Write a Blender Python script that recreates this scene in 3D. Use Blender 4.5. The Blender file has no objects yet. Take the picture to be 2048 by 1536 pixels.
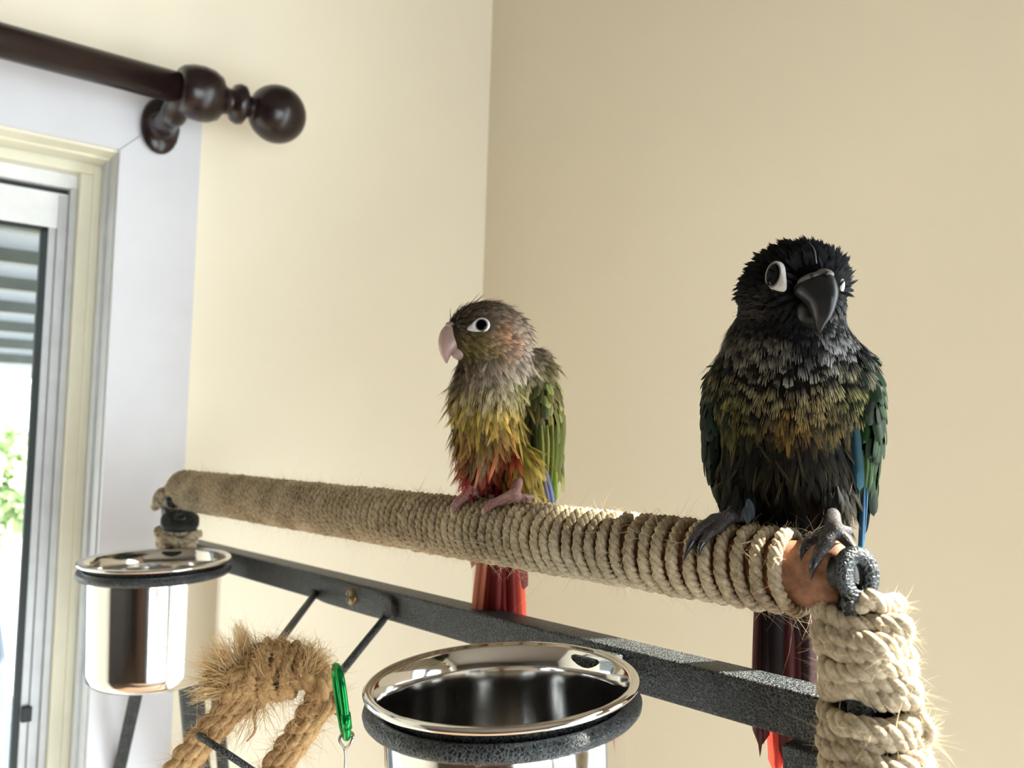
import bpy, math, random
import numpy as np
from mathutils import Matrix, Vector
from math import pi, sin, cos, radians, sqrt

random.seed(7)
RNG = np.random.default_rng(11)
SC = bpy.context.scene
COL = SC.collection

# ------------------------------------------------------------------ camera, sky, sun, exposure
FPX = 1650.0
CAM_LOC = np.array([0.0, 0.0, 1.85])
PITCH, ROLL = radians(2.5), radians(1.9)
CAM_M = Matrix.Rotation(pi / 2 + PITCH, 3, 'X') @ Matrix.Rotation(ROLL, 3, 'Z')
CR = np.array(CAM_M)
cam_data = bpy.data.cameras.new('camera')
cam = bpy.data.objects.new('camera', cam_data)
COL.objects.link(cam)
cam.matrix_world = Matrix.Translation(CAM_LOC) @ CAM_M.to_4x4()
cam_data.sensor_width = 36.0
cam_data.lens = FPX / 2048 * 36.0
cam_data.clip_start = 0.01
cam_data.dof.use_dof = True
cam_data.dof.focus_distance = 0.31
cam_data.dof.aperture_fstop = 15.0
SC.camera = cam

vs = SC.view_settings
vs.view_transform = 'Standard'
vs.look = 'None'
vs.gamma = 1.0
vs.use_curve_mapping = False
vs.exposure = 1.2
SC.cycles.use_denoising = True
SC.cycles.max_bounces = 7
SC.cycles.diffuse_bounces = 3
SC.cycles.use_adaptive_sampling = True
SC.cycles.adaptive_threshold = 0.045
SC.cycles.transparent_max_bounces = 12
SC.cycles.sample_clamp_indirect = 12.0
SC.cycles.caustics_reflective = True

world = bpy.data.worlds.new('sky')
SC.world = world
world.use_nodes = True
wn = world.node_tree.nodes
bg = wn['Background']
bg.inputs['Color'].default_value = (0.90, 0.95, 1.0, 1)
bg.inputs['Strength'].default_value = 3.9

# wall frame: A runs along the window wall towards the room corner, N points into the room
W0 = np.array([-0.29440721, 0.75029473, 0.0])
WD = np.array([0.78276706, 0.62231481, 0.0])
WN = np.array([0.62231481, -0.78276706, 0.0])
CORNER_A = 0.328

def wall_pt(a, n, z):
    return W0 + WD * a + WN * n + np.array([0, 0, z])

SUN_BEARING, SUN_ELEV = radians(83), radians(44)
to_sun = np.array([sin(SUN_BEARING) * cos(SUN_ELEV), cos(SUN_BEARING) * cos(SUN_ELEV), sin(SUN_ELEV)])
sun_data = bpy.data.lights.new('sun', 'SUN')
sun_data.energy = 14.0
sun_data.angle = radians(0.6)
sun_data.color = (1.0, 0.93, 0.82)
sun = bpy.data.objects.new('sun', sun_data)
COL.objects.link(sun)
sun.rotation_euler = Vector(to_sun).to_track_quat('Z', 'Y').to_euler()
sun.location = (3, 1, 4)

N_FAR = 2.9
def portal(name, center, normal, sx, sy):
    d = bpy.data.lights.new(name, 'AREA')
    d.shape = 'RECTANGLE'
    d.size, d.size_y = sx, sy
    d.cycles.is_portal = True
    o = bpy.data.objects.new(name, d)
    COL.objects.link(o)
    z = -Vector(normal)
    x = Vector((0, 0, 1)).cross(z).normalized()
    y = z.cross(x)
    m = Matrix((x, y, z)).transposed()
    o.matrix_world = Matrix.Translation(Vector(center)) @ m.to_4x4()

SIDE_N0, SIDE_N1, SIDE_Z0, SIDE_Z1 = 0.69, 2.35, 0.06, 2.35      # glass door in the right wall
WIN_A0, WIN_A1, WIN_Z0, WIN_Z1 = -0.42, -0.070, 0.80, 2.07        # window in the window wall
BACK_A0, BACK_A1, BACK_Z0, BACK_Z1 = -1.30, 0.26, 0.05, 1.90      # glass door added behind the viewer to brighten the window wall
portal('portal_side', wall_pt(CORNER_A + 0.10, (SIDE_N0 + SIDE_N1) / 2, (SIDE_Z0 + SIDE_Z1) / 2), -WD, SIDE_N1 - SIDE_N0, SIDE_Z1 - SIDE_Z0)
portal('portal_window', wall_pt((WIN_A0 + WIN_A1) / 2, -0.12, (WIN_Z0 + WIN_Z1) / 2), WN, WIN_A1 - WIN_A0, WIN_Z1 - WIN_Z0)

portal('portal_back', wall_pt((BACK_A0 + BACK_A1) / 2, N_FAR + 0.08, (BACK_Z0 + BACK_Z1) / 2), -WN, BACK_A1 - BACK_A0, BACK_Z1 - BACK_Z0)

# ------------------------------------------------------------------ helpers
def pix(x, y, d):
    """point seen at pixel (x, y) of the 2048x1536 frame, d metres along the optical axis"""
    return CAM_LOC + CR @ np.array([(x - 1024) / FPX * d, -(y - 768) / FPX * d, -d])

def ray(x, y):
    return CR @ np.array([(x - 1024) / FPX, -(y - 768) / FPX, -1.0])

def lin(c):
    c = np.asarray(c, float) / 255.0
    return np.where(c <= 0.04045, c / 12.92, ((c + 0.055) / 1.055) ** 2.4)

def rgba(c):
    return tuple(lin(c)) + (1.0,)

def unit(v):
    v = np.asarray(v, float)
    return v / np.maximum(np.linalg.norm(v, axis=-1, keepdims=True), 1e-12)

def tag(o, label=None, category=None, group=None, kind=None):
    if label: o['label'] = label
    if category: o['category'] = category
    if group: o['group'] = group
    if kind: o['kind'] = kind
    return o

def empty(name, loc):
    o = bpy.data.objects.new(name, None)
    COL.objects.link(o)
    o.location = Vector(loc)
    o.empty_display_size = 0.02
    return o

def root_of(p):
    """world position of a parent chain made of translations only"""
    v = np.zeros(3)
    while p is not None:
        v += np.array(p.location)
        p = p.parent
    return v

def link(name, me, mat, parent=None):
    o = bpy.data.objects.new(name, me)
    COL.objects.link(o)
    if mat is not None and len(me.materials) == 0:
        me.materials.append(mat)
    if parent is not None:
        o.parent = parent
    return o

def mesh(name, verts, faces, mat, parent=None, smooth=True, colors=None):
    """world-space vertices -> one mesh object (local to its parent)"""
    verts = np.asarray(verts, float) - root_of(parent)
    me = bpy.data.meshes.new(name)
    if isinstance(faces, np.ndarray):
        n, k = faces.shape
        me.vertices.add(len(verts)); me.vertices.foreach_set('co', verts.ravel())
        me.loops.add(n * k); me.loops.foreach_set('vertex_index', faces.ravel().astype(np.int32))
        me.polygons.add(n)
        me.polygons.foreach_set('loop_start', np.arange(0, n * k, k, dtype=np.int32))
        me.update(calc_edges=True)
    else:
        me.from_pydata(verts.tolist(), [], faces)
        me.update()
    if colors is not None:
        a = me.color_attributes.new('Col', 'FLOAT_COLOR', 'POINT')
        c = np.ones((len(verts), 4)); c[:, :3] = colors
        a.data.foreach_set('color', c.ravel())
    if smooth:
        me.polygons.foreach_set('use_smooth', np.ones(len(me.polygons), bool))
    return link(name, me, mat, parent)

def merge(parts):
    V, F, n = [], [], 0
    for v, f in parts:
        V.append(np.asarray(v)); F.extend([[i + n for i in q] for q in f]); n += len(v)
    return np.vstack(V), F

def box_vf(o, ex, ey, ez, bevel=0.0):
    """box from corner-centre o with half-extent vectors; bevelled edges when asked"""
    o, ex, ey, ez = (np.asarray(q, float) for q in (o, ex, ey, ez))
    if bevel <= 0:
        V = [o + sx * ex + sy * ey + sz * ez for sz in (-1, 1) for sy in (-1, 1) for sx in (-1, 1)]
        F = [[0, 2, 3, 1], [4, 5, 7, 6], [0, 1, 5, 4], [2, 6, 7, 3], [0, 4, 6, 2], [1, 3, 7, 5]]
        return np.array(V), F
    import bmesh
    bm = bmesh.new()
    L = [np.linalg.norm(e) for e in (ex, ey, ez)]
    vs_ = [bm.verts.new((sx * L[0], sy * L[1], sz * L[2])) for sz in (-1, 1) for sy in (-1, 1) for sx in (-1, 1)]
    for q in ([0, 2, 3, 1], [4, 5, 7, 6], [0, 1, 5, 4], [2, 6, 7, 3], [0, 4, 6, 2], [1, 3, 7, 5]):
        bm.faces.new([vs_[i] for i in q])
    bmesh.ops.bevel(bm, geom=bm.edges[:], offset=bevel, segments=2, profile=0.6, affect='EDGES')
    bm.verts.ensure_lookup_table()
    M = np.array([ex / L[0], ey / L[1], ez / L[2]])
    V = np.array([v.co[:] for v in bm.verts]) @ M + o
    for i, v in enumerate(bm.verts): v.index = i
    F = [[v.index for v in f.verts] for f in bm.faces]
    bm.free()
    return V, F

def wall_box(a0, a1, n0, n1, z0, z1, bevel=0.0):
    c = wall_pt((a0 + a1) / 2, (n0 + n1) / 2, (z0 + z1) / 2)
    return box_vf(c, WD * (a1 - a0) / 2, -WN * (n1 - n0) / 2, np.array([0, 0, (z1 - z0) / 2]), bevel)

def frames(path):
    """tangent + parallel-transported normals of a polyline"""
    path = np.asarray(path, float)
    T = unit(np.gradient(path, axis=0))
    N = np.zeros_like(path)
    up = np.array([0, 0, 1.0]) if abs(T[0][2]) < 0.9 else np.array([1.0, 0, 0])
    N[0] = unit(np.cross(T[0], up))
    for i in range(1, len(path)):
        v = N[i - 1] - T[i] * np.dot(N[i - 1], T[i])
        N[i] = v / max(np.linalg.norm(v), 1e-9)
    return T, N, np.cross(T, N)

def tube_vf(path, rad, sides=8, caps=True, closed=False, N=None, B=None, flat=1.0):
    path = np.asarray(path, float)
    n = len(path)
    rad = np.broadcast_to(np.asarray(rad, float), (n,))
    if N is None:
        _, N, B = frames(path)
    a = np.arange(sides) * 2 * pi / sides
    V = (path[:, None, :] + rad[:, None, None] * (np.cos(a)[None, :, None] * N[:, None, :] + flat * np.sin(a)[None, :, None] * B[:, None, :])).reshape(-1, 3)
    i = np.arange(n if closed else n - 1)[:, None] * sides
    j = np.arange(sides)[None, :]
    k = (j + 1) % sides
    i2 = ((np.arange(n if closed else n - 1) + 1) % n)[:, None] * sides
    F = np.stack([i + j, i + k, i2 + k, i2 + j], -1).reshape(-1, 4)
    if caps and not closed:
        F = F.tolist()
        F.append(list(range(sides))[::-1]); F.append([(n - 1) * sides + q for q in range(sides)])
    return V, F

def smooth_path(pts, n):
    """Catmull-Rom through the points"""
    p = np.asarray(pts, float)
    p = np.vstack([2 * p[0] - p[1], p, 2 * p[-1] - p[-2]])
    m = len(p) - 3
    out = []
    for t in np.linspace(0, m - 1e-9, n):
        i = int(t); u = t - i
        a, b, c, d = p[i:i + 4]
        out.append(0.5 * (2 * b + (c - a) * u + (2 * a - 5 * b + 4 * c - d) * u * u + (3 * b - a - 3 * c + d) * u ** 3))
    return np.array(out)

def lathe_vf(prof, center, axis, xdir, seg=64):
    """profile [(r, h)] turned about axis through center"""
    axis = unit(axis); xdir = unit(np.asarray(xdir) - axis * np.dot(xdir, axis)); yd = np.cross(axis, xdir)
    a = np.arange(seg) * 2 * pi / seg
    ring = np.cos(a)[:, None] * xdir + np.sin(a)[:, None] * yd
    V = np.concatenate([center + axis * h + ring * r for r, h in prof])
    F = []
    for i in range(len(prof) - 1):
        for j in range(seg):
            k = (j + 1) % seg
            F.append([i * seg + j, i * seg + k, (i + 1) * seg + k, (i + 1) * seg + j])
    return V, F

def surface_nets(fn, lo, hi, step):
    """mesh of fn(x,y,z)=0 (negative inside) on a grid"""
    ax = [np.arange(lo[i], hi[i] + step, step) for i in range(3)]
    G = fn(*np.meshgrid(*ax, indexing='ij'))
    n = np.array(G.shape)
    ins = G < 0
    nc = n - 1
    cnt = np.zeros(nc); acc = np.zeros(tuple(nc) + (3,))
    corners = [(i, j, k) for i in (0, 1) for j in (0, 1) for k in (0, 1)]
    def sl(c, arr): return arr[c[0]:c[0] + nc[0], c[1]:c[1] + nc[1], c[2]:c[2] + nc[2]]
    for c in corners:
        for d in range(3):
            if c[d]: continue
            e = list(c); e[d] = 1
            g0, g1 = sl(c, G), sl(e, G)
            x = (g0 < 0) != (g1 < 0)
            t = np.where(x, g0 / np.where(g0 == g1, 1, g0 - g1), 0)
            cnt += x
            for q in range(3):
                acc[..., q] += np.where(x, c[q] + (t if q == d else 0), 0)
    act = cnt > 0
    idx = -np.ones(tuple(nc), int); idx[act] = np.arange(act.sum())
    cell = np.stack(np.nonzero(act), -1)
    V = (cell + acc[act] / cnt[act][:, None]) * step + np.array([a[0] for a in ax])
    F = []
    for d in range(3):
        u, v = (d + 1) % 3, (d + 2) % 3
        s0 = [slice(None)] * 3; s1 = [slice(None)] * 3
        s0[d] = slice(0, -1); s1[d] = slice(1, None)
        a, b = ins[tuple(s0)], ins[tuple(s1)]
        for flip, m in ((False, a & ~b), (True, ~a & b)):
            p = np.stack(np.nonzero(m), -1)
            p = p[(p[:, u] > 0) & (p[:, v] > 0) & (p[:, u] < nc[u]) & (p[:, v] < nc[v])]
            q = []
            for du, dv in ((-1, -1), (0, -1), (0, 0), (-1, 0)):
                r = p.copy(); r[:, u] += du; r[:, v] += dv
                q.append(idx[r[:, 0], r[:, 1], r[:, 2]])
            q = np.stack(q, -1)
            F.append(q[:, ::-1] if flip else q)
    return V, np.vstack(F)

def ell(c, r, rot=0.0):
    """ellipsoid field; rot turns it in the first two axes (degrees)"""
    ca, sa = cos(radians(rot)), sin(radians(rot))
    def f(x, y, z):
        dx, dy, dz = x - c[0], y - c[1], z - c[2]
        u, v = ca * dx + sa * dy, -sa * dx + ca * dy
        k0 = np.sqrt((u / r[0]) ** 2 + (v / r[1]) ** 2 + (dz / r[2]) ** 2)
        k1 = np.sqrt((u / r[0] ** 2) ** 2 + (v / r[1] ** 2) ** 2 + (dz / r[2] ** 2) ** 2)
        return k0 * (k0 - 1) / np.maximum(k1, 1e-9)
    return f

def capsule(a, b, ra, rb):
    a, b = np.asarray(a, float), np.asarray(b, float)
    d = b - a; L2 = max(np.dot(d, d), 1e-12)
    def f(x, y, z):
        px, py, pz = x - a[0], y - a[1], z - a[2]
        t = np.clip((px * d[0] + py * d[1] + pz * d[2]) / L2, 0, 1)
        return np.sqrt((px - t * d[0]) ** 2 + (py - t * d[1]) ** 2 + (pz - t * d[2]) ** 2) - (ra + (rb - ra) * t)
    return f

def blend(fs, k):
    def f(x, y, z):
        g = fs[0](x, y, z)
        for q in fs[1:]:
            b = q(x, y, z)
            h = np.clip(0.5 + 0.5 * (b - g) / k, 0, 1)
            g = b + (g - b) * h - k * h * (1 - h)
        return g
    return f

def gradient(fn, p, e):
    g = []
    for i in range(3):
        d = np.zeros(3); d[i] = e
        g.append(fn(*(p + d).T) - fn(*(p - d).T))
    return unit(np.stack(g, -1))

# ------------------------------------------------------------------ materials
def new_mat(name):
    m = bpy.data.materials.new(name)
    m.use_nodes = True
    nt = m.node_tree
    return m, nt, nt.nodes['Principled BSDF']

def node(nt, t, **kw):
    n = nt.nodes.new(t)
    for k, v in kw.items(): setattr(n, k, v)
    return n

def noise(nt, scale, detail=4, rough=0.55, vec=None):
    n = node(nt, 'ShaderNodeTexNoise')
    n.inputs['Scale'].default_value = scale
    n.inputs['Detail'].default_value = detail
    n.inputs['Roughness'].default_value = rough
    if vec is not None: nt.links.new(vec, n.inputs['Vector'])
    return n

def ramp(nt, fac, stops):
    r = node(nt, 'ShaderNodeValToRGB')
    e = r.color_ramp.elements
    while len(e) < len(stops): e.new(0.5)
    for q, (p, c) in zip(e, stops):
        q.position = p; q.color = rgba(c)
    nt.links.new(fac, r.inputs['Fac'])
    return r

def bump(nt, height, strength, dist, b):
    n = node(nt, 'ShaderNodeBump')
    n.inputs['Strength'].default_value = strength
    n.inputs['Distance'].default_value = dist
    nt.links.new(height, n.inputs['Height'])
    nt.links.new(n.outputs['Normal'], b.inputs['Normal'])
    return n

def coord(nt):
    return node(nt, 'ShaderNodeTexCoord').outputs['Object']

def plain(name, c, rough=0.5, metal=0.0, spec=0.5, var=0.06, scale=40, bmp=0.0, bscale=300):
    m, nt, b = new_mat(name)
    co = coord(nt)
    c = np.array(c, float)
    r = ramp(nt, noise(nt, scale, vec=co).outputs['Fac'], [(0.3, c * (1 - var)), (0.7, np.minimum(c * (1 + var), 255))])
    nt.links.new(r.outputs['Color'], b.inputs['Base Color'])
    b.inputs['Roughness'].default_value = rough
    b.inputs['Metallic'].default_value = metal
    b.inputs['Specular IOR Level'].default_value = spec
    if bmp: bump(nt, noise(nt, bscale, vec=co).outputs['Fac'], bmp, 0.0006, b)
    return m

M = {}
M['wall'] = plain('cream_wall_paint', (243, 233, 211), 0.75, spec=0.25, var=0.012, scale=3, bmp=0.06, bscale=450)
M['ceiling'] = plain('ceiling_paint', (112, 102, 90), 0.9, var=0.01, scale=4)  # unseen ceiling, darkened to cut bounce onto the right wall
M['trim'] = plain('white_trim_paint', (216, 215, 219), 0.45, spec=0.4, var=0.012, scale=25)
M['creamtrim'] = plain('cream_jamb_paint', (226, 222, 200), 0.5, var=0.02, scale=25)
M['alu'] = plain('grey_aluminium', (186, 187, 188), 0.45, metal=0.25, var=0.03, scale=60)
M['aluwhite'] = plain('pale_aluminium', (228, 228, 228), 0.4, var=0.02, scale=60)
M['gasket'] = plain('black_gasket', (30, 38, 38), 0.6)
M['timber'] = plain('dark_mahogany', (30, 17, 17), 0.28, spec=0.5, var=0.14, scale=60)
M['floorwood'] = plain('floor_boards', (118, 96, 78), 0.5, var=0.12, scale=9)
M['darkwall'] = plain('brown_panelling', (96, 70, 54), 0.6, var=0.1, scale=5)
M['greywall'] = plain('darkened_wall', (64, 58, 52), 0.6, var=0.05, scale=5)  # dark tone stands in for dim walls, lowers bounce and cup reflections
M['steelwire'] = plain('bright_wire', (190, 188, 180), 0.25, metal=1.0)
M['brass'] = plain('antique_brass', (128, 112, 84), 0.35, metal=0.9, var=0.15, scale=400)
M['black'] = plain('matt_black', (14, 14, 15), 0.55)

def mat_hammer():
    m, nt, b = new_mat('hammered_black_enamel')
    co = coord(nt)
    w = noise(nt, 900, 2, vec=co)
    mixv = node(nt, 'ShaderNodeMixRGB'); mixv.inputs['Fac'].default_value = 0.0016
    nt.links.new(co, mixv.inputs['Color1']); nt.links.new(w.outputs['Color'], mixv.inputs['Color2'])
    v = node(nt, 'ShaderNodeTexVoronoi', feature='DISTANCE_TO_EDGE'); v.inputs['Scale'].default_value = 760
    nt.links.new(mixv.outputs['Color'], v.inputs['Vector'])
    n2 = noise(nt, 140, 3, vec=co)
    mul = node(nt, 'ShaderNodeMath', operation='MULTIPLY')
    nt.links.new(v.outputs['Distance'], mul.inputs[0]); nt.links.new(n2.outputs['Fac'], mul.inputs[1])
    r = ramp(nt, mul.outputs['Value'], [(0.0, (106, 112, 114)), (0.014, (66, 71, 73)), (0.045, (19, 21, 22)), (0.4, (11, 12, 13))])
    nt.links.new(r.outputs['Color'], b.inputs['Base Color'])
    b.inputs['Metallic'].default_value = 0.15
    b.inputs['Roughness'].default_value = 0.38
    inv = node(nt, 'ShaderNodeMath', operation='MINIMUM'); inv.inputs[1].default_value = 0.25
    nt.links.new(v.outputs['Distance'], inv.inputs[0])
    bp = bump(nt, inv.outputs['Value'], 0.7, 0.0012, b); bp.invert = True
    return m
M['hammer'] = mat_hammer()

def mat_steel():
    m, nt, b = new_mat('polished_stainless_steel')
    co = coord(nt)
    b.inputs['Metallic'].default_value = 1.0
    b.inputs['Base Color'].default_value = (0.78, 0.77, 0.76, 1)
    mp = node(nt, 'ShaderNodeMapping'); mp.inputs['Scale'].default_value = (1, 1, 60)
    nt.links.new(co, mp.inputs['Vector'])
    n = noise(nt, 30, 3, vec=mp.outputs['Vector'])
    mr = node(nt, 'ShaderNodeMapRange')
    mr.inputs['To Min'].default_value = 0.05; mr.inputs['To Max'].default_value = 0.13
    nt.links.new(n.outputs['Fac'], mr.inputs['Value'])
    nt.links.new(mr.outputs['Result'], b.inputs['Roughness'])
    return m
M['steel'] = mat_steel()

def mat_jute(name, lo, hi, scale=420):
    m, nt, b = new_mat(name)
    co = coord(nt)
    n1 = noise(nt, scale, 5, 0.7, co); n2 = noise(nt, 45, 2, 0.5, co)
    add = node(nt, 'ShaderNodeMath', operation='ADD'); nt.links.new(n1.outputs['Fac'], add.inputs[0])
    ml = node(nt, 'ShaderNodeMath', operation='MULTIPLY'); ml.inputs[1].default_value = 0.6
    nt.links.new(n2.outputs['Fac'], ml.inputs[0]); nt.links.new(ml.outputs['Value'], add.inputs[1])
    r = ramp(nt, add.outputs['Value'], [(0.58, lo), (1.0, hi)])
    nt.links.new(r.outputs['Color'], b.inputs['Base Color'])
    b.inputs['Roughness'].default_value = 0.85
    b.inputs['Specular IOR Level'].default_value = 0.15
    bump(nt, noise(nt, 1500, 3, 0.6, co).outputs['Fac'], 0.5, 0.0004, b)
    return m
M['jute'] = mat_jute('jute_twine', (130, 114, 92), (200, 182, 152))
M['juteraw'] = mat_jute('fluffy_natural_rope', (136, 120, 98), (202, 186, 160))
M['sisal'] = mat_jute('golden_sisal_rope', (140, 104, 66), (206, 170, 122))

def mat_fibre(name, c):
    m, nt, b = new_mat(name)
    b.inputs['Base Color'].default_value = rgba(c)
    b.inputs['Roughness'].default_value = 0.7
    tr = node(nt, 'ShaderNodeBsdfTranslucent'); tr.inputs['Color'].default_value = rgba(c)
    mx = node(nt, 'ShaderNodeMixShader'); mx.inputs['Fac'].default_value = 0.4
    out = nt.nodes['Material Output']
    nt.links.new(b.outputs['BSDF'], mx.inputs[1]); nt.links.new(tr.outputs['BSDF'], mx.inputs[2])
    nt.links.new(mx.outputs['Shader'], out.inputs['Surface'])
    return m
M['fibre'] = mat_fibre('loose_jute_fibre', (216, 198, 164))
M['fibregold'] = mat_fibre('loose_sisal_fibre', (222, 194, 148))

def mat_wood():
    m, nt, b = new_mat('reddish_dowel_wood')
    co = coord(nt)
    n = noise(nt, 220, 5, 0.6, co); 
    r = ramp(nt, n.outputs['Fac'], [(0.3, (112, 74, 52)), (0.55, (156, 110, 82)), (0.75, (184, 138, 108))])
    nt.links.new(r.outputs['Color'], b.inputs['Base Color'])
    b.inputs['Roughness'].default_value = 0.7
    bump(nt, n.outputs['Fac'], 0.5, 0.0006, b)
    return m
M['wood'] = mat_wood()

def mat_glass():
    m = bpy.data.materials.new('window_glass'); m.use_nodes = True
    nt = m.node_tree; nt.nodes.clear()
    out = node(nt, 'ShaderNodeOutputMaterial')
    t = node(nt, 'ShaderNodeBsdfTransparent'); t.inputs['Color'].default_value = (0.95, 0.975, 0.97, 1)
    g = node(nt, 'ShaderNodeBsdfGlossy'); g.inputs['Roughness'].default_value = 0.02
    lw0 = node(nt, 'ShaderNodeLayerWeight'); lw0.inputs['Blend'].default_value = 0.5
    pw = node(nt, 'ShaderNodeMath', operation='POWER'); pw.inputs[1].default_value = 4.0
    nt.links.new(lw0.outputs['Facing'], pw.inputs[0])
    lw = node(nt, 'ShaderNodeMath', operation='MULTIPLY_ADD'); lw.inputs[1].default_value = 0.6; lw.inputs[2].default_value = 0.02
    nt.links.new(pw.outputs['Value'], lw.inputs[0])
    mx = node(nt, 'ShaderNodeMixShader')
    nt.links.new(lw.outputs['Value'], mx.inputs['Fac'])
    nt.links.new(t.outputs['BSDF'], mx.inputs[1]); nt.links.new(g.outputs['BSDF'], mx.inputs[2])
    nt.links.new(mx.outputs['Shader'], out.inputs['Surface'])
    return m
M['glass'] = mat_glass()

def mat_plumage(name, rough=0.6, spec=0.3, trans=0.15, obj_color=False, gain=1.0):
    """feather colour from the painted 'Col' attribute (and the object's own colour for single feathers)"""
    m, nt, b = new_mat(name)
    at = node(nt, 'ShaderNodeAttribute', attribute_name='Col')
    co = coord(nt)
    n = noise(nt, 900, 3, 0.6, co)
    mr = node(nt, 'ShaderNodeMapRange'); mr.inputs['To Min'].default_value = 0.72 * gain; mr.inputs['To Max'].default_value = 1.28 * gain
    nt.links.new(n.outputs['Fac'], mr.inputs['Value'])
    mul = node(nt, 'ShaderNodeVectorMath', operation='SCALE')
    nt.links.new(at.outputs['Color'], mul.inputs[0]); nt.links.new(mr.outputs['Result'], mul.inputs['Scale'])
    colour = mul.outputs['Vector']
    if obj_color:
        oi = node(nt, 'ShaderNodeObjectInfo')
        m2 = node(nt, 'ShaderNodeVectorMath', operation='MULTIPLY')
        nt.links.new(colour, m2.inputs[0]); nt.links.new(oi.outputs['Color'], m2.inputs[1])
        colour = m2.outputs['Vector']
    nt.links.new(colour, b.inputs['Base Color'])
    b.inputs['Roughness'].default_value = rough
    b.inputs['Specular IOR Level'].default_value = spec
    if trans:
        tr = node(nt, 'ShaderNodeBsdfTranslucent'); nt.links.new(colour, tr.inputs['Color'])
        mx = node(nt, 'ShaderNodeMixShader'); mx.inputs['Fac'].default_value = trans
        out = nt.nodes['Material Output']
        nt.links.new(b.outputs['BSDF'], mx.inputs[1]); nt.links.new(tr.outputs['BSDF'], mx.inputs[2])
        nt.links.new(mx.outputs['Shader'], out.inputs['Surface'])
    return m
M['plumage'] = mat_plumage('plumage', rough=0.7, spec=0.12, trans=0.12)
M['skinbird'] = mat_plumage('bird_underlayer', rough=0.9, spec=0.05, trans=0)
M['vane'] = mat_plumage('flight_feather', rough=0.6, spec=0.15, trans=0.3, obj_color=True)

def mat_foot(name, c1, c2):
    m, nt, b = new_mat(name)
    co = coord(nt)
    v = node(nt, 'ShaderNodeTexVoronoi', feature='DISTANCE_TO_EDGE'); v.inputs['Scale'].default_value = 900
    nt.links.new(co, v.inputs['Vector'])
    r = ramp(nt, v.outputs['Distance'], [(0.0, c2), (0.25, c1)])
    nt.links.new(r.outputs['Color'], b.inputs['Base Color'])
    b.inputs['Roughness'].default_value = 0.58
    bump(nt, v.outputs['Distance'], 0.6, 0.0006, b)
    return m
M['footgrey'] = mat_foot('grey_scaly_skin', (58, 48, 48), (34, 28, 28))
M['footpink'] = mat_foot('pink_scaly_skin', (160, 116, 108), (120, 80, 76))
M['clawdark'] = plain('dark_claw', (34, 34, 36), 0.3)
M['clawpink'] = plain('horn_claw', (170, 140, 130), 0.35)
M['beakdark'] = plain('slate_beak', (22, 23, 26), 0.38, spec=0.35, var=0.15, scale=120)
M['beakpink'] = plain('horn_pink_beak', (158, 130, 122), 0.36, spec=0.45, var=0.06, scale=160)
M['cere'] = plain('grey_cere', (86, 82, 80), 0.5, var=0.1, scale=300)
M['cerepink'] = plain('pinkish_cere', (150, 126, 118), 0.55, var=0.08, scale=300)
M['ring'] = plain('bare_white_eye_skin', (182, 176, 171), 0.55, var=0.05, scale=500, bmp=0.3, bscale=1500)
M['iris'] = plain('dark_iris', (40, 30, 26), 0.15)
M['eye'] = plain('glossy_black_eye', (3, 3, 4), 0.08, spec=0.5)
M['eye'].node_tree.nodes['Principled BSDF'].inputs['IOR'].default_value = 1.14

# ------------------------------------------------------------------ room shell
ZC = 2.60
A_FAR = -3.6
def structure(name, vf, mat, parent=None, smooth=False):
    o = mesh(name, vf[0], vf[1], mat, parent, smooth)
    if parent is None: o['kind'] = 'structure'
    return o

floor = structure('floor', wall_box(A_FAR - 0.2, CORNER_A + 0.2, -0.2, N_FAR + 0.2, -0.1, 0.0), M['floorwood'])
structure('ceiling', wall_box(A_FAR - 0.2, CORNER_A + 0.2, -0.2, N_FAR + 0.2, ZC, ZC + 0.1), M['ceiling'])
structure('wall_window', merge([
    wall_box(WIN_A1 + 0.002, CORNER_A, -0.16, 0, 0, ZC), wall_box(WIN_A0, WIN_A1 + 0.002, -0.16, 0, WIN_Z1 + 0.002, ZC),
    wall_box(A_FAR, WIN_A0, -0.16, 0, 0, ZC), wall_box(WIN_A0, WIN_A1 + 0.002, -0.16, 0, 0, WIN_Z0)]), M['wall'])
structure('wall_right', merge([
    wall_box(CORNER_A, CORNER_A + 0.14, -0.16, SIDE_N0, 0, ZC), wall_box(CORNER_A, CORNER_A + 0.14, SIDE_N0, SIDE_N1, SIDE_Z1, ZC),
    wall_box(CORNER_A, CORNER_A + 0.14, SIDE_N1, N_FAR, 0, ZC), wall_box(CORNER_A, CORNER_A + 0.14, SIDE_N0, SIDE_N1, 0, SIDE_Z0)]), M['wall'])
structure('wall_back', merge([
    wall_box(A_FAR, BACK_A0, N_FAR, N_FAR + 0.12, 0, ZC), wall_box(BACK_A1, CORNER_A, N_FAR, N_FAR + 0.12, 0, ZC),
    wall_box(BACK_A0, BACK_A1, N_FAR, N_FAR + 0.12, 0, BACK_Z0), wall_box(BACK_A0, BACK_A1, N_FAR, N_FAR + 0.12, BACK_Z1, ZC)]), M['greywall'])
bk = empty('added_back_window', wall_pt((BACK_A0 + BACK_A1) / 2, N_FAR + 0.05, BACK_Z0)); bk['kind'] = 'structure'
for a0, a1 in ((BACK_A0, BACK_A0 + 0.05), (BACK_A1 - 0.05, BACK_A1)):
    structure('stile', wall_box(a0, a1, N_FAR + 0.03, N_FAR + 0.07, BACK_Z0, BACK_Z1), M['darkwall'], bk)
for z0, z1 in ((BACK_Z0, BACK_Z0 + 0.06), (BACK_Z1 - 0.06, BACK_Z1)):
    structure('rail', wall_box(BACK_A0 + 0.05, BACK_A1 - 0.05, N_FAR + 0.03, N_FAR + 0.07, z0, z1), M['darkwall'], bk)
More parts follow.
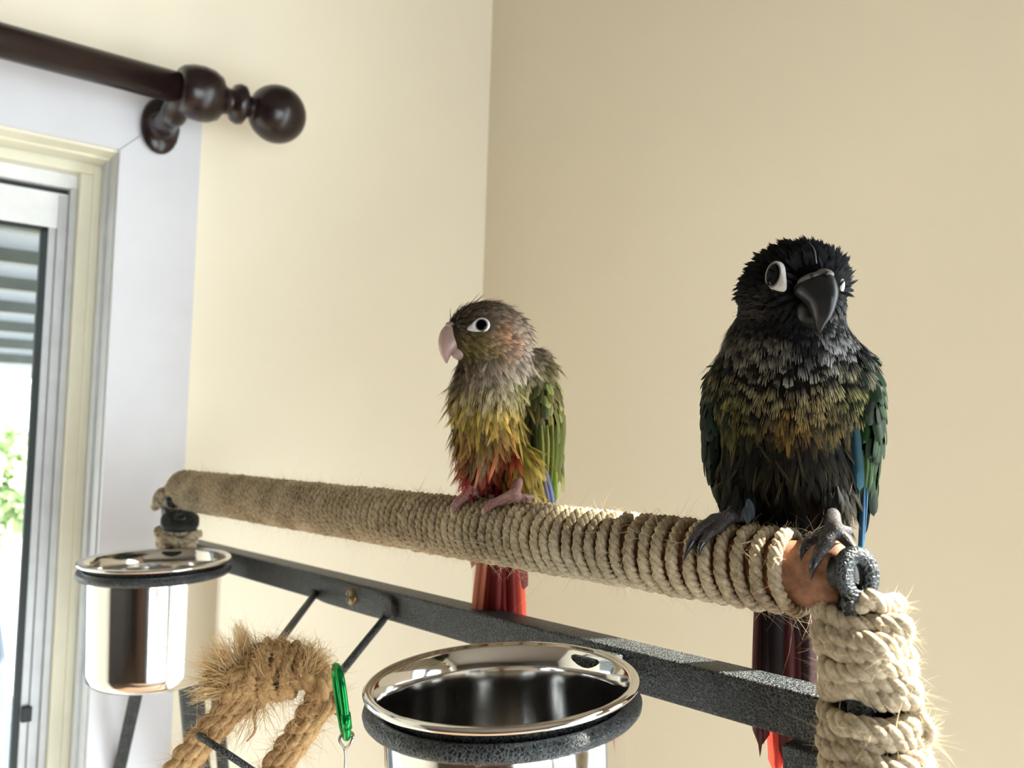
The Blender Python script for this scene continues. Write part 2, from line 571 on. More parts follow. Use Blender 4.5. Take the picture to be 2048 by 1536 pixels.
structure('pane', wall_box(BACK_A0 + 0.05, BACK_A1 - 0.05, N_FAR + 0.048, N_FAR + 0.052, BACK_Z0 + 0.06, BACK_Z1 - 0.06), M['glass'], bk)
structure('wall_left', wall_box(A_FAR - 0.12, A_FAR, -0.16, N_FAR, 0, ZC), M['greywall'])

# side glass door (outside the picture, it lights the corner)
sd = empty('window_2', wall_pt(CORNER_A + 0.07, (SIDE_N0 + SIDE_N1) / 2, SIDE_Z0)); sd['kind'] = 'structure'
nm = (SIDE_N0 + SIDE_N1) / 2
for n0, n1 in ((SIDE_N0, SIDE_N0 + 0.05), (nm - 0.03, nm + 0.03), (SIDE_N1 - 0.05, SIDE_N1)):
    structure('stile', wall_box(CORNER_A + 0.04, CORNER_A + 0.08, n0, n1, SIDE_Z0, SIDE_Z1), M['alu'], sd)
for z0, z1 in ((SIDE_Z0, SIDE_Z0 + 0.07), (SIDE_Z1 - 0.05, SIDE_Z1)):
    structure('rail', wall_box(CORNER_A + 0.045, CORNER_A + 0.075, SIDE_N0, SIDE_N1, z0, z1), M['alu'], sd)
for n0, n1 in ((SIDE_N0 + 0.05, nm - 0.03), (nm + 0.03, SIDE_N1 - 0.05)):
    structure('pane', wall_box(CORNER_A + 0.058, CORNER_A + 0.062, n0, n1, SIDE_Z0 + 0.07, SIDE_Z1 - 0.05), M['glass'], sd)

# brown door on the far side of the room, seen mirrored in the steel cups
dr = empty('door_1', wall_pt(-2.20, N_FAR - 0.02, 0)); dr['kind'] = 'structure'
structure('door_leaf', wall_box(-2.60, -1.80, N_FAR - 0.045, N_FAR - 0.005, 0.0, 2.05, 0.004), M['darkwall'], dr)
for a0 in (-2.52, -2.15):
    for z0, z1 in ((0.2, 0.9), (1.05, 1.95)):
        structure('door_panel', wall_box(a0, a0 + 0.27, N_FAR - 0.055, N_FAR - 0.04, z0, z1, 0.004), M['darkwall'], dr)

# architrave, mitred at the corner
def poly_prism(pts, n0, n1):
    k = len(pts)
    V = np.array([wall_pt(a_, n_, z_) for n_ in (n0, n1) for a_, z_ in pts])
    F = [list(range(k))[::-1], [k + i for i in range(k)]] + [[i, (i + 1) % k, k + (i + 1) % k, k + i] for i in range(k)]
    return V, F
tr = empty('trim_1', wall_pt(-0.036, 0.0, 0)); tr['kind'] = 'structure'
structure('architrave_side', poly_prism([(-0.070, 0.0), (-0.003, 0.0), (-0.003, 2.1372), (-0.070, 2.0702)], 0.0, 0.012), M['trim'], tr)
structure('architrave_head', poly_prism([(-0.0705, 2.0705), (-0.0035, 2.1375), (WIN_A0 - 0.07, 2.1375), (WIN_A0 - 0.07, 2.0705)], 0.0, 0.0118), M['trim'], tr)

# window: stepped jamb, frame, sash, glass
w1 = empty('window_1', wall_pt(-0.25, -0.05, WIN_Z0)); w1['kind'] = 'structure'
LO = WIN_Z0
steps = [  # a edge, n0, n1 (n negative = outwards), head z, material, name
    (-0.0715, -0.016, 0.006, 2.0685, 'alu', 'jamb_step'),
    (-0.0740, -0.028, -0.016, 2.0665, 'alu', 'jamb_step'),
    (-0.0725, -0.042, -0.028, 2.0675, 'alu', 'jamb_step'),
]
for a, n0, n1, hz, mt, nme in steps:
    structure(nme, wall_box(a, -0.0675, n0, n1, LO, hz), M[mt], w1)
    structure('head_step', wall_box(WIN_A0, -0.0675, n0, n1, hz, 2.0725), M['creamtrim'], w1)
structure('jamb', merge([wall_box(-0.0885, -0.0675, -0.075, -0.046, LO, 2.0585, 0.001), wall_box(-0.079, -0.0675, -0.046, -0.042, LO, 2.066, 0.0008)]), M['creamtrim'], w1)
structure('head', wall_box(WIN_A0, -0.0675, -0.075, -0.044, 2.0585, 2.0725, 0.001), M['creamtrim'], w1)
structure('frame_head', wall_box(WIN_A0, -0.0885, -0.075, -0.058, 2.0455, 2.0585, 0.0008), M['aluwhite'], w1)
structure('frame_stile', wall_box(-0.0945, -0.0885, -0.075, -0.055, LO, 2.0455, 0.0008), M['alu'], w1)
structure('gap_strip', wall_box(WIN_A0, -0.0945, -0.075, -0.068, 2.0405, 2.0455), M['gasket'], w1)
structure('sash_rail', wall_box(WIN_A0, -0.0945, -0.074, -0.062, 2.0085, 2.0405, 0.001), M['aluwhite'], w1)
structure('sash_stile', merge([wall_box(-0.1025, -0.0945, -0.074, -0.0605, LO, 2.0385, 0.0008), wall_box(-0.109, -0.1025, -0.074, -0.064, LO, 2.0385, 0.0008)]), M['alu'], w1)
structure('gasket', merge([wall_box(-0.1145, -0.109, -0.072, -0.0635, LO, 2.0085), wall_box(WIN_A0, -0.109, -0.072, -0.0635, 2.0045, 2.0085)]), M['gasket'], w1)
structure('latch', wall_box(-0.1085, -0.1005, -0.066, -0.0585, 1.573, 1.586, 0.001), M['gasket'], w1)
structure('pane', wall_box(WIN_A0, -0.1145, -0.070, -0.066, LO, 2.0045), M['glass'], w1)

# ------------------------------------------------------------------ outside the window
ground = mesh('ground', *wall_box(-9, 9, -14, -0.16, -0.25, -0.15), plain('pale_paving', (165, 163, 156), 0.9, var=0.12, scale=3), None, False)
ground['kind'] = 'structure'
aw = empty('awning', wall_pt(-0.5, -0.3, 2.11))
tag(aw, 'pale slatted awning sloping out above the garden outside the window', 'awning')
M['slat'] = plain('pale_blue_slat', (106, 114, 126), 0.5, var=0.03)
M['shade_strip'] = plain('grey_green_shade_strip', (70, 76, 74), 0.6)  # added strips stand in for the shadow bands between slats
M['slatgrey'] = plain('grey_awning_rail', (168, 174, 178), 0.5)
def aw_z(b): return 2.07 - 0.173 * (b - 0.557)
for i in range(9):
    b0 = 0.17 + i * 0.129
    c = wall_pt(-0.6, -(b0 + 0.06), aw_z(b0 + 0.06))
    dirb = unit(-WN * 1.0 + np.array([0, 0, -0.30]))
    up = np.cross(dirb, WD)
    mesh('slat', *box_vf(c, WD * 1.1, dirb * 0.0545, up * 0.004, 0.001), M['slat'], aw, False)
    mesh('shade_strip', *box_vf(wall_pt(-0.6, -b0, aw_z(b0) - 0.012), WD * 1.1, -WN * 0.012, np.array([0, 0, 0.014]), 0.001), M['shade_strip'], aw, False)
for a in (-1.55, -0.45, 0.35):
    p0, p1 = wall_pt(a, -0.16, aw_z(0.16) + 0.035), wall_pt(a, -1.6, aw_z(1.6) + 0.035)
    mesh('support_arm', *tube_vf([p0, p1], 0.011, 8), M['slatgrey'], aw)
mesh('fascia', *box_vf(wall_pt(-0.6, -1.40, aw_z(1.40) - 0.004), WD * 1.1, -WN * 0.055, np.array([0, 0, 0.012]), 0.001), M['slat'], aw, False)
mesh('front_rail', *box_vf(wall_pt(-0.6, -1.56, aw_z(1.56) - 0.016), WD * 1.12, -WN * 0.02, np.array([0, 0, 0.020]), 0.002), M['slatgrey'], aw, False)

def leaf_cloud(name, c, r, n, size, mat, parent):
    u = unit(RNG.normal(size=(n, 3))) * RNG.uniform(0.35, 1, (n, 1)) ** 0.5
    p = c + u * r
    d = unit(RNG.normal(size=(n, 3))); e = unit(np.cross(d, RNG.normal(size=(n, 3))))
    s = size * RNG.uniform(0.6, 1.3, (n, 1))
    V = np.stack([p - d * s, p + e * s * 0.45, p + d * s, p - e * s * 0.45], 1).reshape(-1, 3)
    F = np.arange(4 * n).reshape(-1, 4)
    o = mesh(name, V, F, mat, parent, False); o['kind'] = 'stuff'
    return o
M['leaf'] = plain('garden_leaf', (138, 160, 112), 0.6, var=0.25, scale=6)
M['bark'] = plain('garden_bark', (120, 104, 88), 0.9)
for k, (a, n, zc, rr, lab) in enumerate(((0.30, -4.2, 1.42, (0.26, 0.3, 0.34), 'small sunlit green tree in the garden beyond the window'),
                                          (0.95, -5.6, 1.50, (0.30, 0.3, 0.42), 'bushy bright green tree at the edge of the window glass'))):
    base = wall_pt(a, n, -0.15)
    t = empty('garden_tree', base); tag(t, lab, 'tree')
    mesh('trunk', *tube_vf(smooth_path([base, base + [0.03, 0, 0.7], base + [0, 0.05, zc]], 8), np.linspace(0.07, 0.03, 8), 8), M['bark'], t)
    leaf_cloud('crown', wall_pt(a, n, zc), np.array(rr), 1500, 0.05, M['leaf'], t)

# folded slate-blue garden parasol just outside the glass, only its edge shows
um = empty('garden_parasol', wall_pt(-0.20, -0.60, -0.15)); tag(um, 'folded slate-blue garden parasol standing outside the window glass', 'parasol')
M['slate'] = plain('slate_fabric', (66, 76, 90), 0.8, var=0.1, scale=60)
ub_, ns = wall_pt(-0.20, -0.60, 0), 40
an = np.arange(ns) * 2 * pi / ns
zz = np.array([1.98, 1.95, 1.88, 1.78, 1.6, 1.4, 1.2, 1.0, 0.8, 0.62, 0.60])
rads = np.array([0.02, 0.055, 0.080, 0.096, 0.124, 0.156, 0.180, 0.190, 0.178, 0.150, 0.03])
V = np.concatenate([ub_ + np.array([0, 0, z]) + (r_ * (1 + 0.07 * np.cos(an * 8)))[:, None] * (np.cos(an)[:, None] * WD + np.sin(an)[:, None] * WN) for z, r_ in zip(zz, rads)])
F = [[i * ns + j, i * ns + (j + 1) % ns, (i + 1) * ns + (j + 1) % ns, (i + 1) * ns + j] for i in range(len(zz) - 1) for j in range(ns)]
mesh('canopy', V, F, M['slate'], um)
mesh('pole', *tube_vf([ub_ + [0, 0, -0.15], ub_ + [0, 0, 2.0]], 0.02, 12), M['slatgrey'], um)
mesh('base', *lathe_vf([(0.001, 0), (0.22, 0), (0.22, 0.03), (0.06, 0.07), (0.03, 0.14), (0.001, 0.14)], ub_ + [0, 0, -0.15], np.array([0, 0, 1.0]), WD, 32), M['slatgrey'], um)

# ------------------------------------------------------------------ curtain rod
RZ, RN = 2.1125, 0.075
rod = empty('curtain_rod', wall_pt(-0.05, 0.0, RZ))
tag(rod, 'dark mahogany curtain rod with turned ball finial above the window', 'curtain rod')
mesh('pole', *tube_vf([wall_pt(-0.60, RN, RZ), wall_pt(-0.030, RN, RZ)], 0.0128, 24), M['timber'], rod)
fin = [(0.001, -0.040), (0.0165, -0.040), (0.0195, -0.037), (0.0218, -0.030), (0.0228, -0.022), (0.0218, -0.014), (0.0185, -0.007), (0.0125, -0.0035), (0.0108, 0.001),
       (0.0112, 0.0035), (0.0150, 0.0055), (0.0170, 0.0095), (0.0165, 0.0135), (0.0138, 0.0155), (0.0092, 0.0175), (0.0090, 0.0205)]
fin += [(0.0252 * sin(t), 0.0445 - 0.0252 * cos(t)) for t in np.linspace(0.36, pi - 0.02, 18)]
f = mesh('finial', *lathe_vf(fin, wall_pt(-0.003, RN, RZ), WD, np.array([0, 0, 1.0]), 40), M['timber'], rod)
# bracket: wall plate with a cupped arm under the pole
cbk = wall_pt(-0.040, 0.012, RZ - 0.012)
Vb, Fb = surface_nets(blend([ell((0, 0.005, -0.004), (0.0165, 0.007, 0.025)), capsule((0, 0.004, -0.006), (0, 0.045, -0.004), 0.0105, 0.009), capsule((0, 0.045, -0.004), (0, 0.060, 0.006), 0.009, 0.011)], 0.006),
                      (-0.03, -0.012, -0.04), (0.03, 0.09, 0.04), 0.0022)
mesh('bracket', cbk + Vb[:, :1] * WD + Vb[:, 1:2] * WN + Vb[:, 2:] * np.array([0, 0, 1.0]), Fb, M['timber'], rod)

# ------------------------------------------------------------------ play stand
def perch_depth(x): return 47.52 / (82 + 0.08 * (x - 420))
def bar_depth(x): return 1 / (1.667 + 0.001778 * (x - 470))
PA, PB = pix(372, 980, perch_depth(372)), pix(1682, 1156, perch_depth(1682))     # perch axis: far end, near end
PX = unit(PB - PA); PLEN = np.linalg.norm(PB - PA)
PUP = unit(np.array([0, 0, 1.0]) - PX * PX[2]); PFR = np.cross(PUP, PX)
if np.dot(PFR, CAM_LOC - PA) < 0: PFR = -PFR
R_WOOD, R_COIL, R_OUT = 0.0104, 0.0124, 0.0147

def on_perch(x, y, r):
    """where the ray of pixel (x, y) meets the perch cylinder of radius r"""
    d = ray(x, y); o = CAM_LOC - PA
    dp, op = d - PX * np.dot(d, PX), o - PX * np.dot(o, PX)
    a, b, c = np.dot(dp, dp), 2 * np.dot(dp, op), np.dot(op, op) - r * r
    disc = max(b * b - 4 * a * c, 0)
    return CAM_LOC + d * (-b - sqrt(disc)) / (2 * a)

stand = empty('play_stand', np.array([*(0.5 * (PA + PB))[:2], 0.0]))
tag(stand, 'black hammered-metal parrot play stand with a rope-wrapped wooden perch', 'play stand')

# perch dowel, with a chewed near end
nd = 160
tt = np.linspace(-0.002, PLEN + 0.0035, nd)
sides = 28
a = np.arange(sides) * 2 * pi / sides
V = []
for t in tt:
    near = max(0.0, (t - (PLEN - 0.012)) / 0.0155)
    r = np.full(sides, R_WOOD + 0.0012 * min(near * 2, 1))
    ridge = 0.0024 * near * (np.cos((a - 0.55) * 3.2) < -0.1) * (np.cos(a - 0.6) > -0.2)
    r = r - ridge - 0.0007 * near * np.sin(a * 7 + t * 900)
    V.append(PA + PX * t + r[:, None] * (np.cos(a)[:, None] * PUP + np.sin(a)[:, None] * PFR))
V = np.concatenate(V)
F = [[i * sides + j, i * sides + (j + 1) % sides, (i + 1) * sides + (j + 1) % sides, (i + 1) * sides + j] for i in range(nd - 1) for j in range(sides)]
F += [list(range(sides)), [(nd - 1) * sides + j for j in range(sides)]]
mesh('perch_dowel', V, F, M['wood'], stand)

def coil(axis_pt, axis_dir, e1, e2, turns_t, radius_fn, rho, rs, twist, name, mat, parent, ppt=72, strands=3, sides=6, rough=0.0, seed=3):
    """twisted rope wound round an axis; turns_t = axial position at each full turn"""
    rg = np.random.default_rng(seed)
    nt_ = len(turns_t) - 1
    th = np.linspace(0, nt_ * 2 * pi, nt_ * ppt + 1)
    ax = np.interp(th / (2 * pi), np.arange(nt_ + 1), turns_t)
    wob = np.interp(th, np.linspace(0, th[-1], nt_ * 9 + 1), rg.normal(0, 1, nt_ * 9 + 1))
    wob2 = np.interp(th, np.linspace(0, th[-1], nt_ * 9 + 1), rg.normal(0, 1, nt_ * 9 + 1))
    Rr = radius_fn(ax) + wob * rough
    ax = ax + wob2 * rough * 1.4
    rad = np.cos(th)[:, None] * e1 + np.sin(th)[:, None] * e2
    cen = axis_pt + ax[:, None] * axis_dir + Rr[:, None] * rad
    parts, n = [], 0
    Vs, Fs = [], []
    tw = twist * th + np.cumsum(np.interp(th, np.linspace(0, th[-1], nt_ * 5 + 1), rg.normal(0, 0.25, nt_ * 5 + 1))) * (th[1] - th[0])
    for s in range(strands):
        ph = tw + 2 * pi * s / strands
        p = cen + rho * (np.cos(ph)[:, None] * rad + np.sin(ph)[:, None] * axis_dir)
        T = unit(np.gradient(p, axis=0))
        N = unit(rad - T * np.sum(rad * T, 1, keepdims=True)); B = np.cross(T, N)
        rr = rs * (1 + 0.12 * np.interp(th, np.linspace(0, th[-1], nt_ * 14 + 1), rg.normal(0, 1, nt_ * 14 + 1)))
        rr = rr * np.clip(np.minimum(np.arange(len(p)), np.arange(len(p))[::-1]) / 5.0, 0.02, 1)
        v, f_ = tube_vf(p, rr, sides, caps=False, N=N, B=B)
        Vs.append(v); Fs.append(f_ + n); n += len(v)
    o = mesh(name, np.vstack(Vs), np.vstack(Fs), mat, parent)
    return o, cen, rad

def fuzz(name, base, out, along, n, length, width, mat, parent, seed=1, spread=1.0, droop=0.0):
    """loose fibres standing off a rope: base points, outward and tangential directions"""
    rg = np.random.default_rng(seed)
    i = rg.integers(0, len(base), n)
    p, o_, al = base[i], out[i], along[i]
    sidev = np.cross(o_, al)
    L = length * rg.lognormal(0, 0.5, (n, 1))
    d = unit(o_ * rg.uniform(0.1, 0.9, (n, 1)) + al * rg.normal(0, 1.0, (n, 1)) * spread + sidev * rg.normal(0, 0.8, (n, 1)) * spread)
    bend = unit(rg.normal(size=(n, 3))) * rg.uniform(0.1, 0.7, (n, 1)) - np.array([0, 0, droop])
    ts = [0, 0.33, 0.66, 1.0]
    P_ = [p + d * L * t + bend * L * t * t for t in ts]
    wv = unit(np.cross(d, rg.normal(size=(n, 3)))) * width * rg.uniform(0.6, 1.3, (n, 1))
    V = np.stack([P_[0] - wv, P_[0] + wv, P_[1] - wv, P_[1] + wv, P_[2] - wv * 0.8, P_[2] + wv * 0.8, P_[3] - wv * .3, P_[3] + wv * .3], 1).reshape(-1, 3)
    k = np.arange(n)[:, None] * 8
    F = np.concatenate([k + [0, 1, 3, 2], k + [2, 3, 5, 4], k + [4, 5, 7, 6]])
    ob = mesh(name, V, F, mat, parent)
    ob['kind'] = 'stuff'
    return ob

# perch rope: close turns far away, opening out towards the chewed end
turns, t = [], PLEN - 0.0105
rgt = np.random.default_rng(77)
while t > -0.001:
    turns.append(t)
    fr = t / PLEN
    t -= np.interp(fr, [0, 0.3, 0.62, 0.78, 0.86, 1], [0.0040, 0.0043, 0.0050, 0.0056, 0.0064, 0.0068]) * rgt.uniform(0.9, 1.1)
turns = np.array(turns[::-1])
rope, cen, rad = coil(PA, PX, PUP, PFR, turns, lambda x: R_COIL + 0 * x, 0.00118, 0.00128, 9.3, 'perch_rope', M['jute'], stand, rough=0.00022)
along = unit(np.gradient(cen, axis=0))
fuzz('perch_rope_fibres', cen + rad * 0.0018, rad, along, 5200, 0.0048, 0.000055, M['fibre'], stand, 5)
# end cap of the rope at the far end: a last flat turn over the dowel end
sp = np.linspace(0, 4.2 * 2 * pi, 150)
rr = np.interp(sp, [0, sp[-1]], [R_COIL + 0.0006, 0.002])
mesh('perch_rope_end', *tube_vf(PA - PX * 0.0028 + rr[:, None] * (np.cos(sp)[:, None] * PUP + np.sin(sp)[:, None] * PFR), 0.0020, 7), M['jute'], stand)

# cross bar (square tube)
BA, BB = pix(352, 1078, bar_depth(352)), pix(1690, 1407, bar_depth(1690))   # front top edge
BX = unit(BB - BA); BLEN = np.linalg.norm(BB - BA)
BUP = unit(np.array([0, 0, 1.0]) - BX * BX[2]); BFR = np.cross(BUP, BX)
if np.dot(BFR, CAM_LOC - BA) < 0: BFR = -BFR
BH = 0.0158
bar_c = 0.5 * (BA + BB) - BUP * BH / 2 - BFR * 0.0075
mesh('cross_bar', *box_vf(bar_c, BX * BLEN / 2, BFR * 0.0075, BUP * BH / 2, 0.0012), M['hammer'], stand)

# near post: flat bar with looped top, wound in fluffy rope
N0, N1 = pix(1716, 1190, 0.2545), pix(1758, 1600, 0.243)
ND = unit(N1 - N0); NE = unit(np.cross(ND, PX)); 
NS = np.cross(NE, ND)
foot_near = N0 + ND * ((N0[2] - 0.0) / -ND[2])
def flat_bar(name, p0, p1, wdir, hw, ht, parent, mat='hammer'):
    d = unit(np.asarray(p1) - np.asarray(p0)); w = unit(wdir - d * np.dot(wdir, d)); u = np.cross(d, w)
    c = 0.5 * (np.asarray(p0) + np.asarray(p1)); L = np.linalg.norm(np.asarray(p1) - np.asarray(p0))
    return mesh(name, *box_vf(c, d * L / 2, w * hw, u * ht, min(ht, hw) * 0.3), M[mat], parent)
flat_bar('post', N0 - ND * 0.004, foot_near, NE, 0.0085, 0.0035, stand)

def loop_plate(name, center, normal, up, w, h, hole, thick, parent, squareness=2.0):
    """flat metal eye: rounded plate with an oblong hole"""
    normal = unit(normal); up = unit(up - normal * np.dot(up, normal)); sd_ = np.cross(up, normal)
    n = 40
    a = np.arange(n) * 2 * pi / n
    def ringpts(sw, sh, off, cy=0):
        x = np.sign(np.cos(a)) * np.abs(np.cos(a)) ** (2 / squareness) * sw; y = np.sign(np.sin(a)) * np.abs(np.sin(a)) ** (2 / squareness) * sh + cy
        return center + sd_ * x[:, None] + up * y[:, None] + normal * off
    rings = [ringpts(w, h, -thick), ringpts(w, h, thick * 0.6), ringpts(w * 0.93, h * 0.94, thick), ringpts(hole[0] * 1.1, hole[1] * 1.06, thick, hole[2]), ringpts(hole[0], hole[1], thick * 0.5, hole[2]), ringpts(hole[0], hole[1], -thick, hole[2])]
    V = np.concatenate(rings); F = []
    for i in range(6):
        k = (i + 1) % 6
        for j in range(n):
            q = (j + 1) % n
            F.append([i * n + j, i * n + q, k * n + q, k * n + j])
    return mesh(name, V, F, M['hammer'], parent)
ec = pix(1713, 1149, 0.2465)
view_n = unit(CAM_LOC - ec)
en = unit(unit(PX) * 0.55 + view_n * 0.80)
loop_plate('post_eye', ec, en, PUP, 0.0066, 0.0083, (0.0017, 0.0038, -0.0006), 0.0019, stand)
flat_bar('post_eye_neck', ec - PUP * 0.005 - PX * 0.001, N0 + ND * 0.012, NE, 0.0055, 0.0018, stand)
# bolt closing the eye into the dowel
mesh('perch_bolt', *tube_vf([ec - PX * 0.0070, ec - PX * 0.0012], 0.0050, 16), M['black'], stand)

t, turns2 = 0.0015, []
LN = 0.115
while t < LN:
    turns2.append(t); t += 0.0050 * RNG.uniform(0.82, 1.18)
def post_r(x):
    return np.interp(x, [0, 0.006, 0.02, 0.045, 0.07, 0.115], [0.0088, 0.0108, 0.0114, 0.0122, 0.0118, 0.0112])
rope2, cen2, rad2 = coil(N0, ND, NE, NS, np.array(turns2), post_r, 0.0018, 0.00185, 7.3, 'post_rope', M['juteraw'], stand, rough=0.0011, seed=9, sides=7)
al2 = unit(np.gradient(cen2, axis=0))
fuzz('post_rope_fibres', cen2 + rad2 * 0.0022, rad2, al2, 8000, 0.0026, 0.00005, M['fibre'], stand, 6)
# knot end sticking out on the outer side of the post rope
kp = smooth_path([pix(1795, 1400, 0.243), pix(1832, 1425, 0.240), pix(1858, 1465, 0.239), pix(1838, 1480, 0.239), pix(1800, 1462, 0.241)], 40)
mesh('post_rope_tail', *tube_vf(kp, 0.0021, 8), M['juteraw'], stand)
kal = unit(np.gradient(kp, axis=0)); kout = unit(kp - np.mean(kp, 0))
fuzz('post_rope_tail_fibres', kp, kout, kal, 900, 0.0028, 0.00005, M['fibre'], stand, 8)

# far post: short rope-wrapped stub with its eye, then down to the floor
L0, L1 = pix(347, 990, 0.615), pix(357, 1100, 0.628)
LDr = unit(L1 - L0); LE = unit(np.cross(LDr, PX)); LS = np.cross(LE, LDr)
foot_far = L0 + LDr * (L0[2] / -LDr[2])
flat_bar('post', L0, foot_far, LE, 0.009, 0.004, stand)
coil(L0, LDr, LE, LS, np.array([-0.004, 0.002, 0.008]), lambda x: 0.0125 + 0 * x, 0.0016, 0.0018, 6.0, 'post_rope', M['juteraw'], stand, rough=0.0010, seed=4)
coil(L0, LDr, LE, LS, np.array([0.024, 0.030, 0.036, 0.040]), lambda x: 0.0122 + 0 * x, 0.0016, 0.0019, 6.0, 'post_rope', M['juteraw'], stand, rough=0.0012, seed=14)
lc = pix(360, 1042, 0.590)
loop_plate('post_eye', lc, unit(CAM_LOC - lc) + np.array([0, 0, 1.5]), PUP, 0.0130, 0.0110, (0.0036, 0.0030, 0.002), 0.0016, stand, 2.6)
lb = pix(343, 1003, 0.598)
mesh('perch_bolt', *tube_vf([lb + PX * 0.004, lb - PX * 0.004], 0.0045, 12), M['black'], stand)

# thin legs seen below the far cup
flat_bar('leg', pix(283, 1340, 0.66), pix(225, 1600, 0.70), np.array([1.0, 0.3, 0]), 0.0050, 0.0022, stand)
flat_bar('leg', pix(428, 1330, 0.66), pix(452, 1600, 0.70), np.array([1.0, 0.3, 0]), 0.0046, 0.0022, stand)
# brace behind the near post
bc = pix(1632, 1530, 0.272)
mesh('brace', *box_vf(bc, BX * 0.009, BFR * 0.006, BUP * 0.006, 0.0012), M['hammer'], stand)
# floor feet of the stand
for p in (foot_near, foot_far):
    mesh('foot_bar', *box_vf(np.array([p[0], p[1], 0.012]), BFR * np.array([1, 1, 0]) * 0.16, PX * np.array([1, 1, 0]) * 0.010, np.array([0, 0, 0.012]), 0.003), M['hammer'], stand)

# ladder bracket plate, its screw and the two wire hangers
def on_bar(x, y, off=0.0):
    """point of the bar's front plane on the ray of a pixel, off metres proud"""
    d = ray(x, y)
    q = BA + BFR * off
    return CAM_LOC + d * np.dot(q - CAM_LOC, BFR) / np.dot(d, BFR)
p0, p1 = on_bar(632, 1172, 0.001), on_bar(790, 1222, 0.001)
pc = 0.5 * (p0 + p1); hl = np.linalg.norm(p1 - p0) / 2
n = 36; a = np.arange(n) * 2 * pi / n
def plate_ring(s, off):
    x = np.sign(np.cos(a)) * np.abs(np.cos(a)) ** 0.35 * (hl - 0.0 + s); y = np.sign(np.sin(a)) * np.abs(np.sin(a)) ** 0.45 * (0.0072 + s)
    return pc + BX * x[:, None] + BUP * y[:, None] + BFR * off
V = np.concatenate([plate_ring(0, -0.0012), plate_ring(0, 0.0014), plate_ring(-0.0008, 0.002)])
F = [[i * n + j, i * n + (j + 1) % n, (i + 1) * n + (j + 1) % n, (i + 1) * n + j] for i in range(2) for j in range(n)] + [[2 * n + j for j in range(n)]]
brk = mesh('ladder_plate', V, F, M['hammer'], stand)
sc_ = on_bar(703, 1193, 0.003)
mesh('screw', *lathe_vf([(0.0052, -0.001), (0.0052, 0.0004), (0.0042, 0.0015), (0.0022, 0.0023), (0.0002, 0.0025)], sc_, BFR, BUP, 24), M['brass'], brk)
mesh('screw_slot', *merge([box_vf(sc_ + BFR * 0.0022, BUP * 0.0026, BX * 0.0005, BFR * 0.0004), box_vf(sc_ + BFR * 0.0022, BX * 0.0026, BUP * 0.0005, BFR * 0.0004)]), M['black'], brk, False)
for (xa, ya, xb, yb) in ((633, 1184, 548, 1298), (772, 1233, 668, 1362)):
    s0 = on_bar(xa, ya, 0.001)
    e0 = pix(xb, yb, 0.405)
    path = smooth_path([s0 - BFR * 0.003, s0 + BFR * 0.002, s0 + (e0 - s0) * 0.06, s0 + (e0 - s0) * 0.5, e0], 24)
    mesh('ladder_hanger', *tube_vf(path, 0.0021, 10), M['hammer'], stand)

# ------------------------------------------------------------------ cups in their rings
def cup(center, axis, r, h, label, nm, ring_parent, joint):
    axis = unit(axis)
    base = center - axis * h
    xd = unit(np.cross(axis, [0.3, 1, 0.1]))
    root = empty(nm, base); tag(root, label, 'cup', 'steel cups on the play stand')
    rb = r * 0.872
    rl = r * 0.945
    prof = [(0.0005, -h), (rb * 0.80, -h), (rb * 0.90, -h + 0.0012), (rb * 0.965, -h + 0.0045), (rb * 0.985, -h + 0.010), (rb, -0.014), (rb + 0.0003, -0.0085), (rb + 0.0012, -0.0050), (rl - 0.0004, -0.0022), (rl + 0.0006, -0.0010)]
    prof_in = [(rl, 0.0004), (rl - 0.0012, -0.0012), (rb + 0.0004, -0.0042), (rb - 0.0006, -0.0085), (rb - 0.0010, -0.014), (rb * 0.975, -h + 0.012), (rb * 0.93, -h + 0.005), (rb * 0.78, -h + 0.0018), (0.0005, -h + 0.0018)]
    mesh('cup_wall', *lathe_vf(prof + prof_in, center, axis, xd, 96), M['steel'], root)
    tr_ = r * 0.033
    t = np.linspace(0, 2 * pi, 17)
    rim = [(r - tr_ + tr_ * cos(q), -tr_ * 0.5 + tr_ * 0.85 * sin(q)) for q in t]
    mesh('rim', *lathe_vf(rim, center, axis, xd, 96), M['steel'], root)
    # ring of the stand under the rim
    rr_ = 0.0030
    yd = np.cross(axis, xd)
    ang = np.linspace(0, 2 * pi, 97)[:-1]
    path = center - axis * (0.0050 + rr_) + (rb + rr_ + 0.0006) * (np.cos(ang)[:, None] * xd + np.sin(ang)[:, None] * yd)
    mesh('cup_ring', *tube_vf(path, rr_, 12, closed=True, caps=False), M['hammer'], ring_parent)
    # lug joining ring and bar
    q = joint
    near = center - axis * (0.0050 + rr_) + unit((q - center) - axis * np.dot(q - center, axis)) * (rb + 0.002)
    d = unit(q - near); L = max(np.linalg.norm(q - near), 0.006)
    mesh('cup_ring_lug', *box_vf(near + d * L / 2, d * (L / 2 + 0.002), unit(np.cross(axis, d)) * 0.0075, axis * 0.006, 0.0015), M['hammer'], ring_parent)
    return root
C1 = pix(1003, 1358, 0.293)
ax1 = unit(np.array([0, 0, 1.0]) + (-CR[:, 0]) * 0.075)
j1 = BA + BX * np.dot(C1 - BA, BX) + 0.0 * BFR - BUP * 0.008
cup(C1, ax1, 0.0488, 0.078, 'large near stainless steel cup open in front of the cross bar', 'food_cup', stand, j1)
C2 = pix(312, 1117, 0.565)
ax2 = unit(np.array([0, 0, 1.0]) + (-CR[:, 0]) * 0.02)
j2 = BA + BX * 0.030 - BUP * 0.008
cup(C2, ax2, 0.0490, 0.081, 'far stainless steel cup hanging beside the white window trim', 'food_cup', stand, j2)

